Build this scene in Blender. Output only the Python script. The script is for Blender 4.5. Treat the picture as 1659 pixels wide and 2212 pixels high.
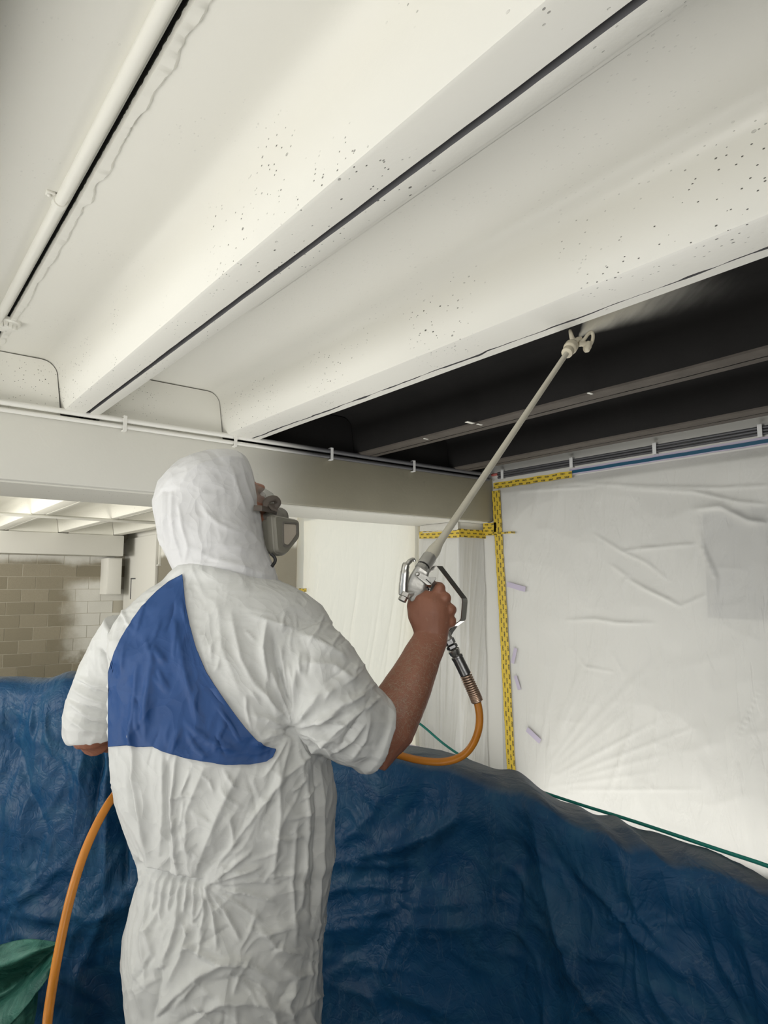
import bpy, bmesh, math, random
import numpy as np
from mathutils import Vector, Matrix
from mathutils.bvhtree import BVHTree

random.seed(7)
for o in list(bpy.data.objects):
    bpy.data.objects.remove(o)
SC = bpy.context.scene
COL = SC.collection

# ------------------------------------------------------------------ camera
FPX, CX, CY = 1415.0, 829.5, 1106.0          # focal length and centre of the 1659 x 2212 frame
YAW, PITCH, CAMZ = math.radians(38.58), math.radians(6.28), 1.5
FW = np.array([math.sin(YAW), math.cos(YAW), 0.0])     # level forward
RT = np.array([math.cos(YAW), -math.sin(YAW), 0.0])    # level right
UP = np.array([0.0, 0.0, 1.0])
CAM = np.array([0.0, 0.0, CAMZ])
cd = bpy.data.cameras.new('camera')
cam = bpy.data.objects.new('camera', cd)
COL.objects.link(cam)
cd.sensor_fit = 'HORIZONTAL'
cd.sensor_width = 36.0
cd.lens = FPX / 1659.0 * 36.0
cd.clip_start = 0.02
cam.location = CAM
cam.rotation_euler = (math.pi / 2 + PITCH, 0, -YAW)
SC.camera = cam

# ------------------------------------------------------------------ light
w = bpy.data.worlds.new('world')
SC.world = w
w.use_nodes = True
w.node_tree.nodes['Background'].inputs[0].default_value = (0.78, 0.89, 1.0, 1)
w.node_tree.nodes['Background'].inputs[1].default_value = 0.38


def area(name, loc, aim, sx, sy, power, col, spread=180):
    l = bpy.data.lights.new(name, 'AREA')
    l.shape = 'RECTANGLE'
    l.size, l.size_y, l.energy, l.color = sx, sy, power, col
    l.spread = math.radians(spread)
    o = bpy.data.objects.new(name, l)
    COL.objects.link(o)
    o.location = loc
    o.rotation_euler = (Vector(aim) - Vector(loc)).to_track_quat('-Z', 'Y').to_euler()
    return o


area('uplight_fill', (-1.95, 1.2, 0.25), (-1.3, 1.3, 2.54), 2.3, 6.0, 116, (1.0, 0.98, 0.93), 128)  # added upward lamp imitating a sunlit floor, to brighten the ceiling
area('right_uplight_fill', (2.45, 2.0, 0.03), (2.4, 2.0, 2.5), 1.9, 2.2, 19, (1.0, 0.985, 0.95), 178)  # second added uplight, lifting the second pan, beam and lower wall sheet
area('window_fill', (-2.95, 2.9, 1.6), (3.6, 2.45, 1.55), 1.4, 0.8, 5.5, (1.0, 0.985, 0.95), 60)  # narrow fill lamp added in the left opening for the wall sheet
area('rear_fill', (-0.6, -2.35, 1.75), (1.6, 2.6, 2.25), 2.2, 0.7, 5.5, (1.0, 0.985, 0.95), 70)  # fill added behind the camera; the wall there has no window
area('far_fill', (-2.95, 8.6, 1.6), (2.6, 11.7, 1.4), 3.0, 1.0, 60, (1.0, 0.97, 0.90), 130)  # extra lamp added in the far bay to brighten the block wall
area('far_uplight_fill', (-0.8, 7.5, 0.25), (0.6, 7.6, 2.5), 3.0, 5.5, 150, (1.0, 0.965, 0.88), 150)  # added area lamp facing up, standing in for light bounced off the floor
sl = bpy.data.lights.new('sun', 'SUN')
sl.energy, sl.angle, sl.color = 0.7, math.radians(3), (1.0, 0.93, 0.78)
sun = bpy.data.objects.new('sun', sl)
COL.objects.link(sun)
sun.rotation_euler = Vector((-0.75, -0.25, -0.55)).to_track_quat('-Z', 'Y').to_euler()

SC.view_settings.view_transform = 'Standard'
SC.view_settings.look = 'None'
SC.view_settings.gamma = 1
SC.view_settings.use_curve_mapping = False
SC.view_settings.exposure = 0.9
SC.cycles.use_denoising = True
SC.cycles.volume_bounces = 6


# ------------------------------------------------------------------ measuring helpers
def ray(px, py):
    cx, cy = (px - CX) / FPX, (CY - py) / FPX
    f = math.cos(PITCH) - cy * math.sin(PITCH)
    u = math.sin(PITCH) + cy * math.cos(PITCH)
    return FW * f + RT * cx + UP * u


def Q(px, py, d):                 # point of the place seen at (px, py), d metres ahead
    r = ray(px, py)
    return CAM + r * (d / float(r @ FW))


def on_axis(px, py, axis, val):   # the same on the plane x, y or z = val
    r = ray(px, py)
    return CAM + r * ((val - CAM[axis]) / r[axis])


def project(P):
    v = np.asarray(P) - CAM
    f, r, u = v @ FW, v @ RT, v[..., 2]
    zc = f * math.cos(PITCH) + u * math.sin(PITCH)
    yc = -f * math.sin(PITCH) + u * math.cos(PITCH)
    zc = np.maximum(zc, 1e-3)
    return np.stack([CX + FPX * r / zc, CY - FPX * yc / zc], -1)


def _h(ix, iy, iz, s):
    n = (ix * 374761393 + iy * 668265263 + iz * 2147483647 + s * 974634777).astype(np.int64)
    n = (n ^ (n >> 13)) * 1274126177
    n = n & 0x7fffffff
    return ((n ^ (n >> 16)) & 0xffff) / 32767.5 - 1.0


def vn(P, s=0):                   # value noise, -1..1
    P = np.asarray(P, float)
    i = np.floor(P).astype(np.int64)
    f = P - i
    f = f * f * f * (f * (f * 6 - 15) + 10)
    r = 0
    for dx in (0, 1):
        for dy in (0, 1):
            for dz in (0, 1):
                wgt = (f[..., 0] if dx else 1 - f[..., 0]) * (f[..., 1] if dy else 1 - f[..., 1]) * (f[..., 2] if dz else 1 - f[..., 2])
                r = r + wgt * _h(i[..., 0] + dx, i[..., 1] + dy, i[..., 2] + dz, s)
    return r


def fbm(P, s=0, o=3):
    r, a = 0, 1.0
    P = np.asarray(P, float)
    for k in range(o):
        r = r + a * vn(P * 2.0 ** k + 17.3 * k, s + k)
        a *= 0.5
    return r


def ridged(P, s=0, o=2):          # sharp creases, 0..1
    r, a, t = 0, 1.0, 0
    P = np.asarray(P, float)
    for k in range(o):
        r = r + a * (1 - np.abs(vn(P * 2.0 ** k + 9.1 * k, s + k))) ** 3
        t += a
        a *= 0.5
    return r / t


def strokes(pix, lst):
    """height field from fold lines: (points, width, height)"""
    out = np.zeros(len(pix))
    for pts, wd, hgt in lst:
        best = np.full(len(pix), 1e9)
        side = np.zeros(len(pix))
        par = np.zeros(len(pix))
        n = len(pts) - 1
        for k in range(n):
            a, b = np.array(pts[k], float), np.array(pts[k + 1], float)
            ab = b - a
            t = np.clip(((pix - a) @ ab) / (ab @ ab), 0, 1)
            q = a + t[:, None] * ab
            dd = np.hypot(*(pix - q).T)
            m = dd < best
            best[m] = dd[m]
            par[m] = ((k + t) / n)[m]
        taper = np.sqrt(np.clip(np.sin(np.pi * np.clip(par * 0.92 + 0.04, 0, 1)), 0, 1))
        out += hgt * taper * np.exp(-(best / wd) ** 1.15)
    return out


# ------------------------------------------------------------------ materials
class NT:
    def __init__(self, name):
        self.m = bpy.data.materials.new(name)
        self.m.use_nodes = True
        self.t = self.m.node_tree
        self.b = self.t.nodes['Principled BSDF']
        self.out = self.t.nodes['Material Output']

    def n(self, typ, **kw):
        nd = self.t.nodes.new(typ)
        for k, v in kw.items():
            if k.startswith('i_'):
                nd.inputs[k[2:].replace('_', ' ')].default_value = v
            else:
                setattr(nd, k, v)
        return nd

    def l(self, a, b):
        self.t.links.new(a, b)

    def coord(self, kind='Object'):
        if kind == 'World':
            return self.n('ShaderNodeNewGeometry').outputs['Position']
        return self.n('ShaderNodeTexCoord').outputs[kind]

    def mapped(self, src, scale=(1, 1, 1), rot=(0, 0, 0), loc=(0, 0, 0)):
        mp = self.n('ShaderNodeMapping')
        mp.inputs['Scale'].default_value = scale
        mp.inputs['Rotation'].default_value = rot
        mp.inputs['Location'].default_value = loc
        self.l(src, mp.inputs['Vector'])
        return mp.outputs[0]

    def noise(self, src, scale, detail=4, rough=0.55, dist=0.0):
        nd = self.n('ShaderNodeTexNoise')
        nd.inputs['Scale'].default_value = scale
        nd.inputs['Detail'].default_value = detail
        nd.inputs['Roughness'].default_value = rough
        nd.inputs['Distortion'].default_value = dist
        self.l(src, nd.inputs['Vector'])
        return nd.outputs['Fac']

    def ramp(self, src, *stops):
        r = self.n('ShaderNodeValToRGB')
        e = r.color_ramp.elements
        while len(e) < len(stops):
            e.new(0.5)
        for el, (p, c) in zip(e, stops):
            el.position = p
            el.color = (c, c, c, 1) if isinstance(c, (int, float)) else (*c, 1)
        self.l(src, r.inputs[0])
        return r.outputs[0]

    def rng(self, src, a, b, c=0.0, d=1.0, smooth=True):
        r = self.n('ShaderNodeMapRange')
        if smooth:
            r.interpolation_type = 'SMOOTHSTEP'
        for k, v in zip(('From Min', 'From Max', 'To Min', 'To Max'), (a, b, c, d)):
            r.inputs[k].default_value = v
        self.l(src, r.inputs['Value'])
        return r.outputs[0]

    def math(self, op, a, b=None):
        m = self.n('ShaderNodeMath', operation=op)
        for i, v in enumerate((a, b)):
            if v is None:
                continue
            if isinstance(v, (int, float)):
                m.inputs[i].default_value = v
            else:
                self.l(v, m.inputs[i])
        return m.outputs[0]

    def mix(self, fac, a, b):
        m = self.n('ShaderNodeMix', data_type='RGBA')
        for sock, v in ((m.inputs[0], fac), (m.inputs[6], a), (m.inputs[7], b)):
            if isinstance(v, (int, float)):
                sock.default_value = v
            elif isinstance(v, tuple):
                sock.default_value = (*v, 1)
            else:
                self.l(v, sock)
        return m.outputs[2]

    def xyz(self, src):
        s = self.n('ShaderNodeSeparateXYZ')
        self.l(src, s.inputs[0])
        return s.outputs

    def bump(self, h, strength=0.3, dist=0.01, prev=None):
        b = self.n('ShaderNodeBump')
        b.inputs['Strength'].default_value = strength
        b.inputs['Distance'].default_value = dist
        self.l(h, b.inputs['Height'])
        if prev is not None:
            self.l(prev, b.inputs['Normal'])
        return b.outputs[0]

    def fin(self, col=None, rough=0.5, metal=0.0, nrm=None, spec=None):
        b = self.b
        if isinstance(col, tuple):
            b.inputs['Base Color'].default_value = (*col, 1)
        elif col is not None:
            self.l(col, b.inputs['Base Color'])
        if isinstance(rough, (int, float)):
            b.inputs['Roughness'].default_value = rough
        else:
            self.l(rough, b.inputs['Roughness'])
        b.inputs['Metallic'].default_value = metal
        if spec is not None:
            b.inputs['Specular IOR Level'].default_value = spec
        if nrm is not None:
            self.l(nrm, b.inputs['Normal'])
        return self.m


def plain(name, col, rough=0.5, metal=0.0, grain=0.0, scale=200, var=0.0):
    t = NT(name)
    c = t.coord()
    nrm = t.bump(t.noise(c, scale, 3), grain, 0.002) if grain else None
    base = col
    if var:
        base = t.mix(t.noise(c, scale * 0.15, 4), tuple(v * (1 - var) for v in col), tuple(min(1, v * (1 + var)) for v in col))
    return t.fin(base, rough, metal, nrm)


def pits(t, p, density=0.5):
    """small blow holes of cast concrete, in patches: 1 in the hole"""
    tot = None
    for sc, th, lo in ((120, 0.20, 0.50), (62, 0.15, 0.50), (38, 0.12, 0.55)):
        warp = t.mapped(p, (1, 0.55, 1), (0, 0, 0.3))
        v = t.n('ShaderNodeTexVoronoi')
        v.inputs['Scale'].default_value = sc
        t.l(warp, v.inputs['Vector'])
        dot = t.rng(v.outputs['Distance'], th * 0.75, th, 1, 0)
        rnd = t.xyz(v.outputs['Color'])[0]
        keep = t.math('GREATER_THAN', rnd, 1 - density * 0.5)
        patch = t.rng(t.noise(p, 2.2, 2), lo - 0.06, lo + 0.08)
        h = t.math('MULTIPLY', t.math('MULTIPLY', dot, keep), patch)
        tot = h if tot is None else t.math('MAXIMUM', tot, h)
    return tot


def painted_concrete(name, col=(0.80, 0.79, 0.73), density=0.5, rough=0.38):
    t = NT(name)
    p = t.coord('World')
    pit = t.math('MULTIPLY', pits(t, p, density), t.rng(t.xyz(p)[2], 2.46, 2.525, 1.0, 0.12))      # the pan tops were cast smoother
    c = t.mix(t.noise(p, 1.5, 3), tuple(v * 0.95 for v in col), col)
    c = t.mix(pit, c, (0.10, 0.095, 0.085))
    n1 = t.bump(t.noise(p, 60, 3), 0.12, 0.004)
    n2 = t.bump(t.math('SUBTRACT', 1.0, pit), 0.8, 0.004, n1)
    return t.fin(c, rough, 0, n2)


M = {}
M['white_paint'] = painted_concrete('white_painted_concrete')
M['white_smooth'] = painted_concrete('white_painted_smooth', (0.78, 0.77, 0.70), 0.15, 0.5)

# bare dark ceiling, dusted with white overspray where the worker has just reached
t = NT('bare_dark_concrete')
p = t.coord('World')
x, y, z = t.xyz(p)
dust = t.math('MULTIPLY', t.rng(t.math('ADD', y, t.math('MULTIPLY', t.noise(p, 3, 4), 0.5)), 1.9, 1.15), t.rng(x, 1.95, 1.66))
c = t.mix(t.noise(p, 4, 5), (0.012, 0.0116, 0.0112), (0.021, 0.020, 0.0192))
c = t.mix(dust, c, (0.16, 0.15, 0.135))
M['bare_dark'] = t.fin(c, 0.75, 0, t.bump(t.noise(p, 70, 4), 0.2, 0.004), 0.12)
t = NT('bare_rib_edge')
p = t.coord('World')
c = t.mix(t.noise(p, 9, 5), (0.06, 0.052, 0.044), (0.12, 0.105, 0.09))
M['bare_edge'] = t.fin(c, 0.7, 0, t.bump(t.noise(p, 50, 4), 0.3, 0.004), 0.2)


def part_painted(name, bare, white, x0, x1, rough=0.5, stain=True):
    """white paint that fades out along the beam where the spraying stopped"""
    t = NT(name)
    p = t.coord('World')
    x, y, z = t.xyz(p)
    xx = t.math('ADD', x, t.math('MULTIPLY', t.math('SUBTRACT', t.noise(p, 1.6, 3), 0.5), 0.35))
    f = t.rng(xx, x0, x1)
    b = t.mix(t.noise(p, 2.5, 5), tuple(v * 0.8 for v in bare), tuple(v * 1.15 for v in bare))
    if stain:
        s = t.rng(t.noise(t.mapped(p, (1, 1, 0.45)), 9, 2, 0.5, 0.3), 0.64, 0.72)
        b = t.mix(t.math('MULTIPLY', s, 0.5), b, tuple(v * 0.5 for v in bare))
    return t.fin(t.mix(f, white, b), rough, 0, t.bump(t.noise(p, 60, 3), 0.12, 0.004))


M['beam'] = part_painted('beam_concrete', (0.29, 0.27, 0.20), (0.74, 0.73, 0.67), 1.35, 2.2)
M['conduit'] = part_painted('conduit_plastic', (0.10, 0.10, 0.105), (0.80, 0.79, 0.74), 1.55, 2.1, 0.4, False)
M['gap'] = plain('dark_joint', (0.012, 0.011, 0.010), 0.9)
M['groove'] = plain('joint_inside', (0.11, 0.11, 0.115), 0.8)
M['grey_cable'] = plain('grey_cable', (0.085, 0.085, 0.09), 0.45, 0, 0.2, 80, 0.25)
M['white_clip'] = plain('white_clip', (0.74, 0.74, 0.72), 0.45, 0, 0.1)
M['pipe_white'] = plain('painted_pipe', (0.80, 0.79, 0.73), 0.32, 0, 0.15, 60)
M['wall_white'] = plain('wall_white', (0.74, 0.73, 0.68), 0.6, 0, 0.2, 60)
M['red_cable'] = plain('red_cable', (0.45, 0.12, 0.10), 0.5, 0, 0.1)

t = NT('bare_wall')                       # far wall: taupe render below, white paint above
p = t.coord('World')
z = t.xyz(p)[2]
f = t.rng(t.math('ADD', z, t.math('MULTIPLY', t.noise(p, 4, 3), 0.12)), 1.93, 2.02)
c = t.mix(t.noise(p, 3, 5), (0.22, 0.20, 0.15), (0.27, 0.25, 0.20))
M['bare_wall'] = t.fin(t.mix(f, c, (0.74, 0.73, 0.68)), 0.7, 0, t.bump(t.noise(p, 50, 3), 0.2, 0.004))

t = NT('concrete_block')                  # bare blockwork with a broad sprayed white patch
p = t.coord('World')
x, y, z = t.xyz(p)
nz = t.math('MULTIPLY', t.math('SUBTRACT', t.noise(p, 3.0, 4), 0.5), 0.5)
fx = t.rng(t.math('ADD', x, nz), 2.55, 3.0)
fz = t.rng(t.math('ADD', z, t.math('MULTIPLY', nz, 0.3)), 1.46, 1.60, 1, 0)
right = t.math('MULTIPLY', fx, fz)
low = t.rng(t.math('ADD', z, nz), 0.25, 0.40)
right = t.math('MULTIPLY', right, low)
top = t.rng(t.math('ADD', z, t.math('MULTIPLY', nz, 0.4)), 1.80, 1.95)
f = t.math('MAXIMUM', right, top)
oi = t.n('ShaderNodeObjectInfo').outputs['Random']
c = t.mix(oi, (0.25, 0.22, 0.155), (0.36, 0.32, 0.24))
c = t.mix(t.math('MULTIPLY', t.noise(p, 40, 4), 0.5), c, (0.20, 0.18, 0.13))
M['block'] = t.fin(t.mix(f, c, (0.70, 0.69, 0.64)), 0.8, 0, t.bump(t.noise(p, 90, 4), 0.4, 0.006))
M['mortar'] = plain('mortar', (0.50, 0.47, 0.39), 0.9, 0, 0.3, 60)


def film(name, col, transp, transl, rough=0.40, seed=0.0, fine=0.35):
    """thin creased polythene: white-ish haze, gloss, some light through it"""
    t = NT(name)
    p = t.coord('World')
    c2 = t.mapped(p, (1, 1, 0.22), (0.1, 0, 0), (seed, 0, 0))
    n = t.bump(t.ramp(t.noise(c2, 14, 5, 0.5, 0.6), (0.42, 0.0), (0.52, 1.0)), fine, 0.004)
    n = t.bump(t.noise(t.mapped(p, (1, 1, 0.5)), 6, 3, 0.5, 1.2), 0.25, 0.02, n)
    t.fin(col, rough, 0, n, 0.5)
    tl = t.n('ShaderNodeBsdfTranslucent')
    tl.inputs['Color'].default_value = (*col, 1)
    t.l(n, tl.inputs['Normal'])
    m1 = t.n('ShaderNodeMixShader')
    m1.inputs[0].default_value = transl
    t.l(t.b.outputs[0], m1.inputs[1])
    t.l(tl.outputs[0], m1.inputs[2])
    tr = t.n('ShaderNodeBsdfTransparent')
    m2 = t.n('ShaderNodeMixShader')
    m2.inputs[0].default_value = transp
    t.l(m1.outputs[0], m2.inputs[1])
    t.l(tr.outputs[0], m2.inputs[2])
    t.l(m2.outputs[0], t.out.inputs[0])
    return t.m


M['film'] = film('plastic_film', (0.80, 0.795, 0.755), 0.26, 0.1)
M['film_window'] = film('plastic_film_backlit', (0.88, 0.83, 0.70), 0.04, 0.75, 0.3, 3.0)

t = NT('tarp_blue')
p = t.coord()
c = t.mix(t.noise(p, 3.0, 6, 0.6, 0.5), (0.002, 0.022, 0.068), (0.005, 0.068, 0.165))
geo = t.n('ShaderNodeNewGeometry')
dn = t.math('MULTIPLY', t.ramp(t.noise(t.mapped(p, (1, 1, 1.6), (0.4, 0.2, 0)), 4, 8, 0.68, 1.2), (0.45, 0.0), (0.70, 1.0)), 0.28)
c = t.mix(dn, c, (0.05, 0.15, 0.21))
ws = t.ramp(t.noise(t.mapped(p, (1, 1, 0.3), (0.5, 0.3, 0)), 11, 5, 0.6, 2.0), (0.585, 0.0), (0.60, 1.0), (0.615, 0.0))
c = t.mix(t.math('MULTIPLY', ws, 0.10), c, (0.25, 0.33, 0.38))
zz = t.xyz(geo.outputs['Normal'])[2]
c = t.mix(t.math('MULTIPLY', t.rng(t.math('ADD', zz, t.math('MULTIPLY', t.noise(p, 14, 5), 0.35)), 0.88, 1.28), 0.50), c, (0.19, 0.195, 0.19))       # settled dust
n = t.bump(t.noise(p, 7, 5, 0.5, 1.0), 0.55, 0.03)
v = t.n('ShaderNodeTexVoronoi', feature='DISTANCE_TO_EDGE')
v.inputs['Scale'].default_value = 9
wp = t.n('ShaderNodeVectorMath', operation='ADD')
t.l(p, wp.inputs[0])
nt = t.n('ShaderNodeTexNoise')
nt.inputs['Scale'].default_value = 7
t.l(p, nt.inputs['Vector'])
t.l(nt.outputs['Color'], wp.inputs[1])
t.l(wp.outputs[0], v.inputs['Vector'])
n = t.bump(t.rng(v.outputs['Distance'], 0.0, 0.10), 0.16, 0.004, n)
M['tarp'] = t.fin(c, 0.46, 0, n, 0.22)

t = NT('tarp_green')
p = t.coord()
c = t.mix(t.ramp(t.noise(p, 9, 6, 0.6, 0.8), (0.40, 0.0), (0.65, 1.0)), (0.004, 0.075, 0.055), (0.06, 0.20, 0.15))
M['tarp_green'] = t.fin(c, 0.5, 0, t.bump(t.noise(p, 18, 5, 0.6, 1.0), 0.5, 0.02))


def tyvek(name, col, dirt=0.0):
    t = NT(name)
    p = t.coord()
    wp = t.n('ShaderNodeVectorMath', operation='MULTIPLY_ADD')
    nt = t.n('ShaderNodeTexNoise')
    nt.inputs['Scale'].default_value = 6
    t.l(p, nt.inputs['Vector'])
    t.l(nt.outputs['Color'], wp.inputs[0])
    wp.inputs[1].default_value = (0.22, 0.22, 0.22)
    t.l(p, wp.inputs[2])
    v = t.n('ShaderNodeTexVoronoi', feature='F1')
    v.inputs['Scale'].default_value = 13
    t.l(wp.outputs[0], v.inputs['Vector'])
    n = t.bump(v.outputs['Distance'], 0.55, 0.012)
    v2 = t.n('ShaderNodeTexVoronoi', feature='F1')
    v2.inputs['Scale'].default_value = 34
    t.l(wp.outputs[0], v2.inputs['Vector'])
    n = t.bump(v2.outputs['Distance'], 0.35, 0.005, n)
    n = t.bump(t.noise(p, 320, 2), 0.06, 0.001, n)
    c = t.mix(t.noise(p, 5, 4), tuple(q * 0.93 for q in col), col)
    if dirt:
        c = t.mix(t.math('MULTIPLY', t.rng(t.noise(p, 12, 5), 0.62, 0.75), dirt), c, (0.32, 0.29, 0.20))
    return t.fin(c, 0.55, 0, n, 0.35)


M['tyvek'] = tyvek('coverall_white', (0.63, 0.635, 0.62), 0.12)
M['tyvek_hood'] = tyvek('hood_white', (0.64, 0.64, 0.645))
M['tyvek_blue'] = tyvek('panel_blue', (0.017, 0.065, 0.21))

t = NT('skin')
p = t.coord()
c = t.mix(t.noise(p, 14, 5), (0.23, 0.095, 0.058), (0.32, 0.14, 0.088))
c = t.mix(t.math('MULTIPLY', t.rng(t.noise(p, 60, 4), 0.60, 0.72), 0.25), c, (0.42, 0.30, 0.23))
n = t.bump(t.noise(p, 220, 4), 0.35, 0.0015)
t.fin(c, 0.5, 0, n, 0.4)
t.b.inputs['Subsurface Weight'].default_value = 0.08
t.b.inputs['Subsurface Radius'].default_value = (0.01, 0.004, 0.002)
M['skin'] = t.m
M['hair'] = plain('arm_hair', (0.42, 0.33, 0.24), 0.5)
M['steel'] = plain('brushed_steel', (0.55, 0.54, 0.51), 0.28, 0.95, 0.15, 120, 0.15)
M['steel_dark'] = plain('dark_steel', (0.20, 0.20, 0.20), 0.35, 0.9, 0.2, 90, 0.2)
M['cast'] = plain('cast_metal', (0.46, 0.45, 0.42), 0.38, 0.6, 0.15, 120, 0.15)
M['lance'] = plain('paint_coated_lance', (0.56, 0.53, 0.44), 0.5, 0, 0.25, 60, 0.1)
M['tip'] = plain('paint_coated_tip', (0.66, 0.60, 0.46), 0.5, 0, 0.2, 60, 0.05)
M['black'] = plain('black_rubber', (0.015, 0.015, 0.015), 0.5)
M['orange'] = plain('orange_hose', (0.55, 0.20, 0.018), 0.38, 0, 0.1, 90, 0.2)
M['copper'] = plain('spring_wire', (0.55, 0.40, 0.30), 0.35, 0.8)
M['green_rope'] = plain('green_rope', (0.0, 0.20, 0.16), 0.5, 0, 0.4, 400)
M['lavender'] = plain('lavender_tape', (0.50, 0.45, 0.56), 0.55, 0, 0.1)
M['blue_tape'] = plain('blue_tape', (0.003, 0.075, 0.14), 0.45, 0, 0.1)
M['mask'] = plain('mask_rubber', (0.16, 0.15, 0.13), 0.55, 0, 0.3, 80, 0.15)
M['filter'] = plain('filter_plastic', (0.21, 0.20, 0.165), 0.5, 0, 0.25, 70, 0.15)
M['filter_pad'] = plain('filter_pad', (0.46, 0.41, 0.34), 0.8, 0, 0.4, 150, 0.15)
M['strap'] = plain('strap', (0.085, 0.068, 0.055), 0.6, 0, 0.2)
M['boot'] = plain('boot_leather', (0.05, 0.045, 0.04), 0.6, 0, 0.2)
M['wall_dark'] = plain('unpainted_render', (0.13, 0.125, 0.11), 0.8, 0, 0.2, 30, 0.2)
M['floor'] = plain('floor_concrete', (0.11, 0.11, 0.108), 0.7, 0, 0.2, 30, 0.2)
M['eye'] = plain('eye', (0.7, 0.68, 0.65), 0.2)
t = NT('lens')
t.fin((0.25, 0.25, 0.23), 0.15)
tr = t.n('ShaderNodeBsdfTransparent')
m2 = t.n('ShaderNodeMixShader')
m2.inputs[0].default_value = 0.72
t.l(t.b.outputs[0], m2.inputs[1])
t.l(tr.outputs[0], m2.inputs[2])
t.l(m2.outputs[0], t.out.inputs[0])
M['lens'] = t.m

t = NT('caution_tape')                    # yellow tape printed with rows of dark blocks
uv = t.coord('UV')
b = t.n('ShaderNodeTexBrick')
b.offset = 0.5
for k, v_ in (('Scale', 1.0), ('Mortar Size', 0.014), ('Brick Width', 0.064), ('Row Height', 0.052), ('Mortar Smooth', 0.05)):
    b.inputs[k].default_value = v_
t.l(t.mapped(uv, (1, 2.2, 1)), b.inputs['Vector'])
ink = t.math('SUBTRACT', 1.0, b.outputs['Fac'])
worn = t.rng(t.noise(uv, 160, 3), 0.36, 0.5)
c = t.mix(t.math('MULTIPLY', t.math('MULTIPLY', ink, worn), 0.94), (0.66, 0.47, 0.045), (0.05, 0.042, 0.02))
M['caution'] = t.fin(c, 0.5)

t = NT('paint_mist')
t.t.nodes.remove(t.b)
p = t.coord('Object')
x, y, z = t.xyz(p)
ln = t.n('ShaderNodeVectorMath', operation='LENGTH')
t.l(p, ln.inputs[0])
r = ln.outputs['Value']
mask = t.rng(r, 0.03, 0.85, 1.0, 0.0)
edge = t.math('ABSOLUTE', t.math('DIVIDE', x, t.math('MAXIMUM', z, 0.02)))
ed = t.rng(edge, 0.08, 0.56, 1.0, 0.0)
inv = t.math('DIVIDE', 1.0, t.math('ADD', r, 0.06))
den = t.math('MULTIPLY', t.math('MULTIPLY', mask, ed), inv)
st = t.rng(t.noise(t.mapped(p, (6, 1, 1.2)), 9, 3), 0.25, 0.75, 0.5, 1.3)
den = t.math('MULTIPLY', t.math('MULTIPLY', den, st), 8.0)
vol = t.n('ShaderNodeVolumePrincipled')
vol.inputs['Color'].default_value = (0.97, 0.95, 0.88, 1)
vol.inputs['Anisotropy'].default_value = 0.2
t.l(den, vol.inputs['Density'])
t.l(vol.outputs[0], t.out.inputs['Volume'])
M['mist'] = t.m


# ------------------------------------------------------------------ mesh helpers
def from_arrays(name, V, F, mat, parent=None, smooth=True, sharp=None):
    me = bpy.data.meshes.new(name)
    me.from_pydata([tuple(map(float, v)) for v in V], [], [tuple(map(int, f)) for f in F])
    return link(name, me, mat, parent, smooth, sharp)


def link(name, me, mat, parent=None, smooth=True, sharp=None):
    for m in (mat if isinstance(mat, (list, tuple)) else [mat]):
        me.materials.append(m)
    if smooth:
        me.polygons.foreach_set('use_smooth', [True] * len(me.polygons))
        if sharp:
            me.set_sharp_from_angle(angle=math.radians(sharp))
    me.update()
    o = bpy.data.objects.new(name, me)
    COL.objects.link(o)
    if parent is not None:
        o.parent = parent
        o.matrix_parent_inverse = Matrix.Translation(-Vector(parent.location))
    return o


def bm_obj(name, bm, mat, parent=None, smooth=False, sharp=None):
    bmesh.ops.recalc_face_normals(bm, faces=bm.faces)
    me = bpy.data.meshes.new(name)
    bm.to_mesh(me)
    bm.free()
    return link(name, me, mat, parent, smooth, sharp)


def thing(name, label, cat, loc, group=None):
    o = bpy.data.objects.new(name, None)
    o.empty_display_size = 0.05
    COL.objects.link(o)
    o.location = tuple(map(float, loc))
    return tag(o, label, cat, group)


def tag(o, label, cat, group=None, kind=None):
    o['label'], o['category'] = label, cat
    if group:
        o['group'] = group
    if kind:
        o['kind'] = kind
    return o


def struct(o):
    o['kind'] = 'structure'
    return o


def add_box(bm, lo, hi, bev=0.0):
    lo, hi = Vector(lo), Vector(hi)
    r = bmesh.ops.create_cube(bm, size=1)
    for v in r['verts']:
        v.co = Vector((lo[i] + (v.co[i] + 0.5) * (hi[i] - lo[i]) for i in range(3)))
    if bev:
        es = list({e for v in r['verts'] for e in v.link_edges})
        bmesh.ops.bevel(bm, geom=es, offset=bev, segments=2, affect='EDGES', profile=0.5)


def box(name, lo, hi, mat, parent=None, bev=0.0):
    bm = bmesh.new()
    add_box(bm, lo, hi, bev)
    return bm_obj(name, bm, mat, parent, bool(bev), 35 if bev else None)


def frames(pts):
    P = [np.array(q, float) for q in pts]
    n = len(P)
    out = []
    for i in range(n):
        tg = P[min(i + 1, n - 1)] - P[max(i - 1, 0)]
        tg = tg / (np.linalg.norm(tg) + 1e-9)
        out.append(tg)
    return P, out


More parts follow.
